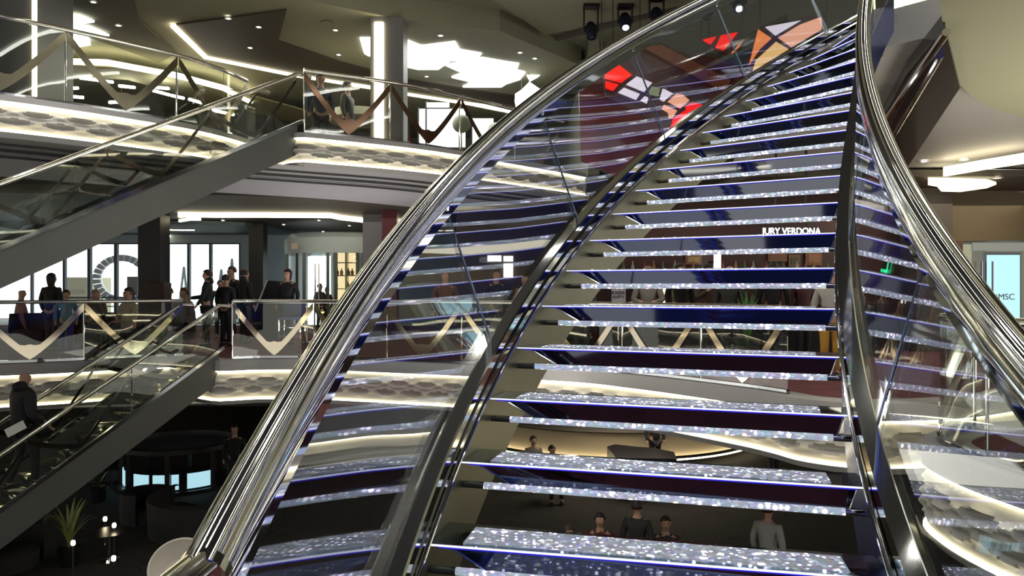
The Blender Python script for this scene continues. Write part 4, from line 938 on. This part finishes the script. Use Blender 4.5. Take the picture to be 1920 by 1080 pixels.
# ------------------------------------------------------------------ stage lamps in the ceiling slot
for i,(px,py,on) in enumerate(((1108,55,0),(1172,38,1),(1231,28,0),(1325,16,0),(1384,2,1))):
    c = at(px,py,(15.0,15.0,14.6,14.2,14.0)[i]); t = tag(empty('stage_lamp', (c.x,c.y,6.855)), ['leftmost black stage lamp hanging in the ceiling slot, unlit','black stage lamp with a bright white lens, second from the left','third black stage lamp from the left, close above the chrome handrail','fourth black stage lamp in the slot, small and unlit','rightmost black stage lamp with bright lens at the top edge'][i], 'lamp')
    MB().box((c.x-.15,c.y-.10,6.80),(c.x+.16,c.y+.12,6.855)).build('bracket', black, t)
    for s in (-1,1): MB().box((c.x+s*.135-.015,c.y-.03,c.z-.05),(c.x+s*.135+.015,c.y+.03,6.82)).build('arm', black, t)
    o = MB().lathe((0,0,0), [(.001,.24),(.12,.22),(.17,.10),(.18,-.12),(.15,-.24),(.12,-.25),(.12,-.20),(.001,-.20)], 20).build('lamp_head', mat('lamp_navy', (.01,.012,.03), .3), None, smooth=True); o.parent = t; o.location = V((c.x,c.y,c.z-.02))-t.location; o.rotation_euler = (math.radians(-28),0,0); o.scale = (.68,.68,.72)
    o = MB().lathe((0,0,0), [(.001,-.255),(.085,-.255),(.085,-.235),(.001,-.235)], 16).build('lens', light_mat('lens_on', (.85,.93,1), 12, False) if on else mat('lens_off', (.05,.06,.09), .1), None); o.parent = t; o.location = V((c.x,c.y,c.z-.02))-t.location; o.rotation_euler = (math.radians(-28),0,0); o.scale = (.68,.68,.72)
# slot behind them
a = atz(1045,68,7.0); b = atz(1560,-60,7.0)
struct(MB().hexa([a+V((0,.0,-.08)),b+V((0,.0,-.08)),b+V((0,.12,-.08)),a+V((0,.12,-.08))],[a+V((0,0,.05)),b+V((0,0,.05)),b+V((0,.12,.05)),a+V((0,.12,.05))]).build('trim_20', mat('slot_grey', (.16,.15,.13), .7)))

# ------------------------------------------------------------------ stained-glass lights of the upper deck
mos = {'red': light_mat('glass_red', (1,.01,.003), .62), 'white': light_mat('glass_white', (.88,.80,.90), .5), 'peach': light_mat('glass_peach', (1,.50,.33), .5), 'yellow': light_mat('glass_yellow', (1,.62,.24), .5), 'orange': light_mat('glass_orange', (1,.30,.08), .5), 'green': light_mat('glass_green', (.35,.38,.22), .35)}
def mosaic(name, lab, Y, backing, pieces):
    t = tag(empty(name, tuple(at(backing[0][0],backing[0][1],Y))), lab, 'glass artwork')
    q = [at(x,y,Y+.05) for x,y in backing]; MB().hexa(q,[p+V((0,.05,0)) for p in q]).build('backing', mat('mosaic_backing', (.05,.02,.022), .3), t)
    tq = sorted([at(x,y,Y+.07) for x,y in backing], key=lambda p: -p.z)[:2]
    for p in tq: MB().tube([p-V((0,0,.05)), V((p.x,p.y,6.86))], .008, 5).build('cable', black, t)
    for c,pts in pieces:
        q = [at(x,y,Y) for x,y in pts]; MB().hexa(q,[p+V((0,.03,0)) for p in q]).build('glass_piece', mos[c], t)
mosaic('stained_glass_panel', 'lit red and white stained glass panel seen through the left glass side of the stair', 12.5,
  [(1128,112),(1200,105),(1330,185),(1310,225),(1258,244),(1135,180)],
  [('red',[(1135,128),(1160,121),(1185,140),(1165,155),(1134,147)]),('red',[(1135,152),(1160,158),(1150,170),(1136,165)]),
   ('white',[(1194,143),(1223,155),(1208,172),(1174,158)]),('white',[(1170,164),(1200,176),(1193,187),(1159,173)]),('white',[(1209,180),(1216,183),(1213,194),(1201,188)]),
   ('white',[(1243,166),(1262,175),(1245,190),(1237,186)]),('green',[(1222,162),(1238,165),(1234,180),(1214,176)]),
   ('peach',[(1268,176),(1280,177),(1293,188),(1276,203),(1252,190)]),('peach',[(1245,196),(1270,207),(1262,220),(1255,222),(1253,211),(1241,204)]),
   ('red',[(1298,192),(1318,196),(1290,212),(1285,200)]),('red',[(1262,222),(1286,206),(1290,216),(1258,240)])])
mosaic('stained_glass_panel', 'lit peach, white and red stained glass panel at the top right by the stair head', 12.0,
  [(1400,128),(1425,50),(1550,22),(1556,62),(1408,135)],
  [('orange',[(1422,55),(1447,72),(1425,92),(1405,122)]),('white',[(1436,50),(1502,38),(1455,66)]),('peach',[(1460,70),(1500,46),(1541,31),(1541,55),(1485,88)]),
   ('yellow',[(1455,78),(1479,92),(1412,133),(1418,112)])])
mosaic('stained_glass_panel', 'small lit red stained glass pieces left of the peach panel', 12.2,
  [(1315,74),(1392,56),(1400,80),(1370,105),(1330,90)],
  [('red',[(1318,74),(1344,68),(1334,82),(1327,80)]),('red',[(1352,66),(1384,60),(1358,94),(1342,88)]),('orange',[(1394,74),(1386,88),(1374,100),(1372,98)])])
ms = tag(empty('maroon_screen', tuple(at(1230,200,13.4))), 'tall maroon panel behind the stained glass seen through the left glass side', 'panel')
q = [at(x,y,13.4) for x,y in [(1085,150),(1150,95),(1210,85),(1330,105),(1420,135),(1330,330),(1180,345),(1090,300)]]
MB().hexa(q,[p+V((0,.1,0)) for p in q]).build('panel', noisy(mat('maroon_panel', (.16,.04,.035), .25), .8, .3), ms)
for p in q[1:4:2]: MB().tube([p+V((0,.05,-.05)), V((p.x,p.y+.05,6.86))], .01, 5).build('cable', black, ms)
q = [at(x,y,13.3) for x,y in [(1205,88),(1240,84),(1370,150),(1360,172)]]
MB().hexa(q,[p+V((0,.05,0)) for p in q]).build('copper_band', mat('copper_band', (.42,.12,.06), .3), ms)

# ------------------------------------------------------------------ right side of the atrium
ZR = 3.60
# upper slab soffits
sof = [(1640,330),(1700,332),(1760,308),(1930,285),(2300,240),(2600,-300),(1900,-300),(1780,60),(1700,180)]
q = [atz(x,y,ZR) for x,y in sof if y < 500]
struct(MB().prism([(3.2,7.6),(4.6,6.0),(16,6.0),(16,15.2),(8.3,14.6),(6.6,15.9),(4.5,15.6),(3.9,11)], ZR, ZU).build('ceiling.009', noisy(mat('soffit_grey', (.40,.385,.37), .6), 1, .08)))
struct(MB().prism([(4.5,14.4),(16,14.4),(16,34),(1.9,34),(1.9,17.3),(4.3,17.2)], 3.42, 3.55).build('ceiling.010', brown_c))
# near rounded soffit, upper right
arc = [atz(x,y,3.5) for x,y in [(1764,-200),(1763,0),(1768,60),(1776,110),(1792,150),(1820,180),(1862,204),(1920,222),(2100,262)]]
struct(MB().prism([(p.x,p.y) for p in arc]+[(14,8.5),(14,2.0),(3.6,2.0)], 3.5, 3.75).build('ceiling.011', noisy(mat('olive_soffit', (.36,.35,.24), .7), .5, .06)))
# dark polished beam in front of the grey soffit
q = [atz(x,y,3.45) for x,y in [(1772,52),(1800,165),(1690,331),(1650,331),(1640,250),(1700,140)]]
struct(MB().hexa(q,[p+V((0,0,.14)) for p in q]).build('trim_21', mat('dark_beam', (.035,.032,.03), .15)))
for a_,b_ in (((1775,60),(1650,240)),((1762,105),(1648,300))):
    p,r_ = atz(*a_,3.42), atz(*b_,3.42)
    tag(MB().tube([p,r_], .035, 10).build('chrome_trim', chrome), 'bright chrome rail edging the dark beam, %s of the two at the upper right' % ('upper' if a_[1]==60 else 'lower'), 'railing')
q = [at(x,y,8.6) for x,y in [(1642,-60),(1765,-60),(1768,52),(1700,140),(1650,215),(1640,100)]]
tag(MB().hexa(q,[p+V((0,.02,0)) for p in q]).build('glass_screen', bglass), 'glass screen with yellow reflections behind the right handrail top', 'glass')
q = [at(x,y,9.6) for x,y in [(1660,-60),(1745,-60),(1770,20),(1700,52),(1668,46)]]
tag(MB().hexa(q,[p+V((0,.06,0)) for p in q]).build('light_box', light_mat('panel_yellow', (1,.98,.62), 1.1)), 'pale yellow glowing panel added for the yellow reflection in the glass screen at the top right', 'ceiling light')  # glowing panel added, stands for the yellow reflection in the glass
q = [at(x,y,9.9) for x,y in [(1640,40),(1768,20),(1768,52),(1700,110),(1650,112)]]
tag(MB().hexa(q,[p+V((0,.06,0)) for p in q]).build('olive_panel', mat('olive_panel', (.60,.60,.22), .5)), 'olive green wall panel with yellow light put into its colour, below the yellow glowing panel', 'panel')  # yellow light is put into the base colour
op_ = bpy.data.objects['olive_panel']
for x_ in (q[0], q[1]): MB().tube([x_+V((0,.03,-.05)), V((x_.x,x_.y+.03,7.05))], .012, 6).build('cable', black, op_)
# coves and lamps
def ztube(pts, z, h, w_, lab, m=led):
    q = [atz(x,y,z) for x,y in pts]; return tag(MB().tube(q, 1, prof=[(-w_,-h/2),(w_,-h/2),(w_,h/2),(-w_,h/2)]).build('cove_light', m), lab, 'ceiling light')
ztube([(1771,322),(1850,308),(1925,296)], 3.40, .16, .03, 'long slanting warm cove light at the upper right edge')
q = [atz(x,y,3.30) for x,y in [(1757,350),(1765,359),(1800,360),(1850,353),(1868,346),(1850,341),(1800,339),(1740,338),(1740,347)]]
tag(MB().hexa(q,[p+V((0,0,.05)) for p in q]).build('cove_light', light_mat('oval_glow', (1,.92,.62), 1.6)), 'oval warm glowing ceiling recess left of the slanting cove light', 'ceiling light')
for x,y in [(1733,302),(1871,333),(1911,360),(1840,400),(1766,393),(1808,299)]:
    downlight(atz(x,y,3.40 if y>320 else 3.585), .085, 'downlights in the ceiling at the right', 'small round white downlight in the ceiling at the right side')
YR = 16.5
struct(MB().box((X(1766,YR),YR,Z(452,YR)),(16,YR+.3,3.45)).build('wall_right', brownwall))
struct(MB().box((X(1700,YR),YR-.4,0),(X(1766,YR),YR+.3,3.45)).build('wall_right.001', noisy(mat('dark_brown_wall', (.06,.045,.035), .5), 1, .2)))
struct(MB().box((X(1766,YR),YR-.05,0),(X(1803,YR),YR+.3,Z(452,YR))).build('wall_right.002', mat('reddish_brown_wall', (.10,.045,.03), .5)))
gd = tag(empty('glass_door', (X(1850,YR),YR,0)), 'glass double door with tall bar handles under the brown wall', 'door')
MB().box((X(1803,YR),YR,0),(X(1822,YR),YR+.08,Z(458,YR))).build('door_frame', mat('pale_green_frame', (.42,.48,.40), .3), gd)
MB().box((X(1822,YR),YR+.02,.02),(X(1960,YR),YR+.035,Z(455,YR))).build('glass_panel', bglass, gd)
MB().box((X(1822,YR),YR-.02,Z(470,YR)),(X(1960,YR),YR+.06,Z(455,YR))).build('header', mat('header_steel', (.3,.32,.32), .2, .6), gd)
for px in (1836,1857): MB().tube([(X(px,YR),YR-.08,.5),(X(px,YR),YR-.08,Z(490,YR))], .022, 8).build('door_handle', chrome, gd)
struct(MB().box((X(1803,YR)-.5,22,0),(18,22.2,3.4)).build('wall_right.003', mat('sage_wall', (.40,.42,.36), .6)))
area('door_room_light', (10.8,19.5,3.2), 2, 45, (1,.97,.85))
sc = tag(empty('information_screen', (X(1880,YR+1.2),YR+1.2,0)), 'tall light blue display screen with dark letters behind the glass door', 'screen')
y_ = YR+1.2; a = at(1850,632,y_); b = at(1912,478,y_)
MB().box((a.x-.04,y_,a.z-.06),(b.x+.04,y_+.08,b.z+.06)).build('frame', mat('navy_frame', (.02,.03,.06), .3), sc)
MB().box((a.x,y_-.006,a.z),(b.x,y_,b.z)).build('display', light_mat('display_blue', (.42,.72,.86), .85), sc)
MB().box((a.x+.1,y_,0),(b.x-.1,y_+.07,a.z)).build('stand', MATS['navy_frame'], sc)
text('MSC', 1887, 557, y_-.012, .20, mat('logo_ink', (.04,.06,.10), .5), 'lettering', sc)
lo = at(1864,558,y_-.012)
MB().lathe((0,0,0), [(.045,0),(.065,0),(.065,.01),(.045,.01),(.045,0)], 20).build('logo_ring', 'logo_ink', None).parent = sc
bpy.data.objects['logo_ring'].location = lo-sc.location; bpy.data.objects['logo_ring'].rotation_euler = (math.pi/2,0,0)
for k in range(8):
    q_ = math.pi*k/4; MB().tube([lo+V((.06*math.cos(q_),-.005,.06*math.sin(q_))), lo+V((.095*math.cos(q_),-.005,.095*math.sin(q_)))], .010, 6).build('logo_ray', 'logo_ink', sc)
P_((X(1832,YR+.9),YR+.9,0), .3, 'person in a black coat and purple scarf behind the glass door', top=(.03,.015,.05), h=1.66)
tag(MB().box((X(1838,YR+.5),YR+.5,.95),(X(1850,YR+.5),YR+.7,1.2)).box((X(1842,YR+.5),YR+.55,0),(X(1846,YR+.5),YR+.6,.95)).build('red_stand', mat('red_paint', (.5,.06,.04), .4)), 'small red object on a stand beside the door screen', 'stand')
# linear pendant lamps behind the left upper balustrade
for i,(x0,y0,x1,y1) in enumerate([(72,167,147,165),(150,146,212,154),(72,175,157,183),(205,192,250,190),(224,161,252,164),(284,163,316,166),(288,170,318,178),(322,179,344,184),(355,186,378,193),(700-300,207,438,215)]):
    Y = 18.0; a = at(x0,y0,Y); b = at(x1,y1,Y+.6)
    t = tag(empty('linear_lamp', tuple(a)), 'slim glowing tube lamp hanging over the upper deck at the left', 'lamp', 'tube lamps of the upper deck')
    MB().tube([a,b], .035, 8).build('tube', ledw, t); m_ = (a+b)/2; MB().tube([m_, (m_.x,m_.y,6.56 if i in (2,9) else 6.29)], .006, 5).build('cable', black, t)
# lit screens and figures on the upper deck behind the bronze zigzags
for i,(x0,x1,y0,y1,Y,lab) in enumerate([(786,872,204,275,19.5,'large white lit panel behind the bronze zigzag balustrade'),(886,925,222,290,19.6,'second white lit panel right of the large one on the upper deck'),(800,842,192,200,19.4,'thin blue lit strip above the large white panel')]):
    a = at(x0,y1,Y); b = at(x1,y0,Y); t = tag(empty('light_box', (a.x,Y,ZU)), lab, 'light box')
    MB().box((a.x,Y,max(a.z,ZU+.1)),(b.x,Y+.08,b.z)).build('panel', light_mat('panel_white', (.95,.97,1), 1.5), t); MB().box((a.x-.04,Y+.02,ZU),(a.x,Y+.1,b.z+.04)).build('frame', black, t)
def gu(px,Y): return (X(px,Y),Y,ZU)
P_(gu(601,15.5), .4, 'person in dark blue at the corner of the bronze zigzag balustrade, upper deck', top=(.015,.03,.07), h=1.7)
P_(gu(652,15.9), 1.4, 'person in grey standing left of the lit column on the upper deck', top=(.12,.12,.11), h=1.66)
tt = tag(empty('round_cabinet', gu(672,17)), 'round pale-rimmed cabinet on the upper deck left of the lit column', 'cabinet')
c = V(gu(672,17)); MB().lathe(c, [(.001,0),(.5,0),(.5,.75),(.001,.75)], 24).build('body', black, tt, smooth=True); MB().lathe(c, [(.001,1.05),(.62,1.05),(.66,1.1),(.62,1.28),(.001,1.28)], 24).build('canopy', mat('canopy_cream', (.5,.48,.36), .5), tt, smooth=True)
for a in (0,2.1,4.2): MB().tube([c+V((.4*math.cos(a),.4*math.sin(a),.75)), c+V((.4*math.cos(a),.4*math.sin(a),1.06))], .02, 6).build('post', chrome, tt)
for i,(px,Y) in enumerate([(865,16.8),(930,17.6)]):
    t = tag(empty('globe_lamp', gu(px,Y)), ['translucent pale globe lamp, left of the two behind the bronze zigzags','translucent pale globe lamp, right of the two behind the bronze zigzags'][i], 'lamp'); c = V(gu(px,Y))+V((0,0,.98))
    MB().lathe(c, [(.20*math.sin(a)+.0005, -.20*math.cos(a)) for a in [math.pi*j/12 for j in range(13)]], 24).build('globe', mat('globe_grey', (.5,.5,.42), .5), t, smooth=True)
    MB().tube([V(gu(px,Y)), c], .02, 8).build('pole', chrome, t)
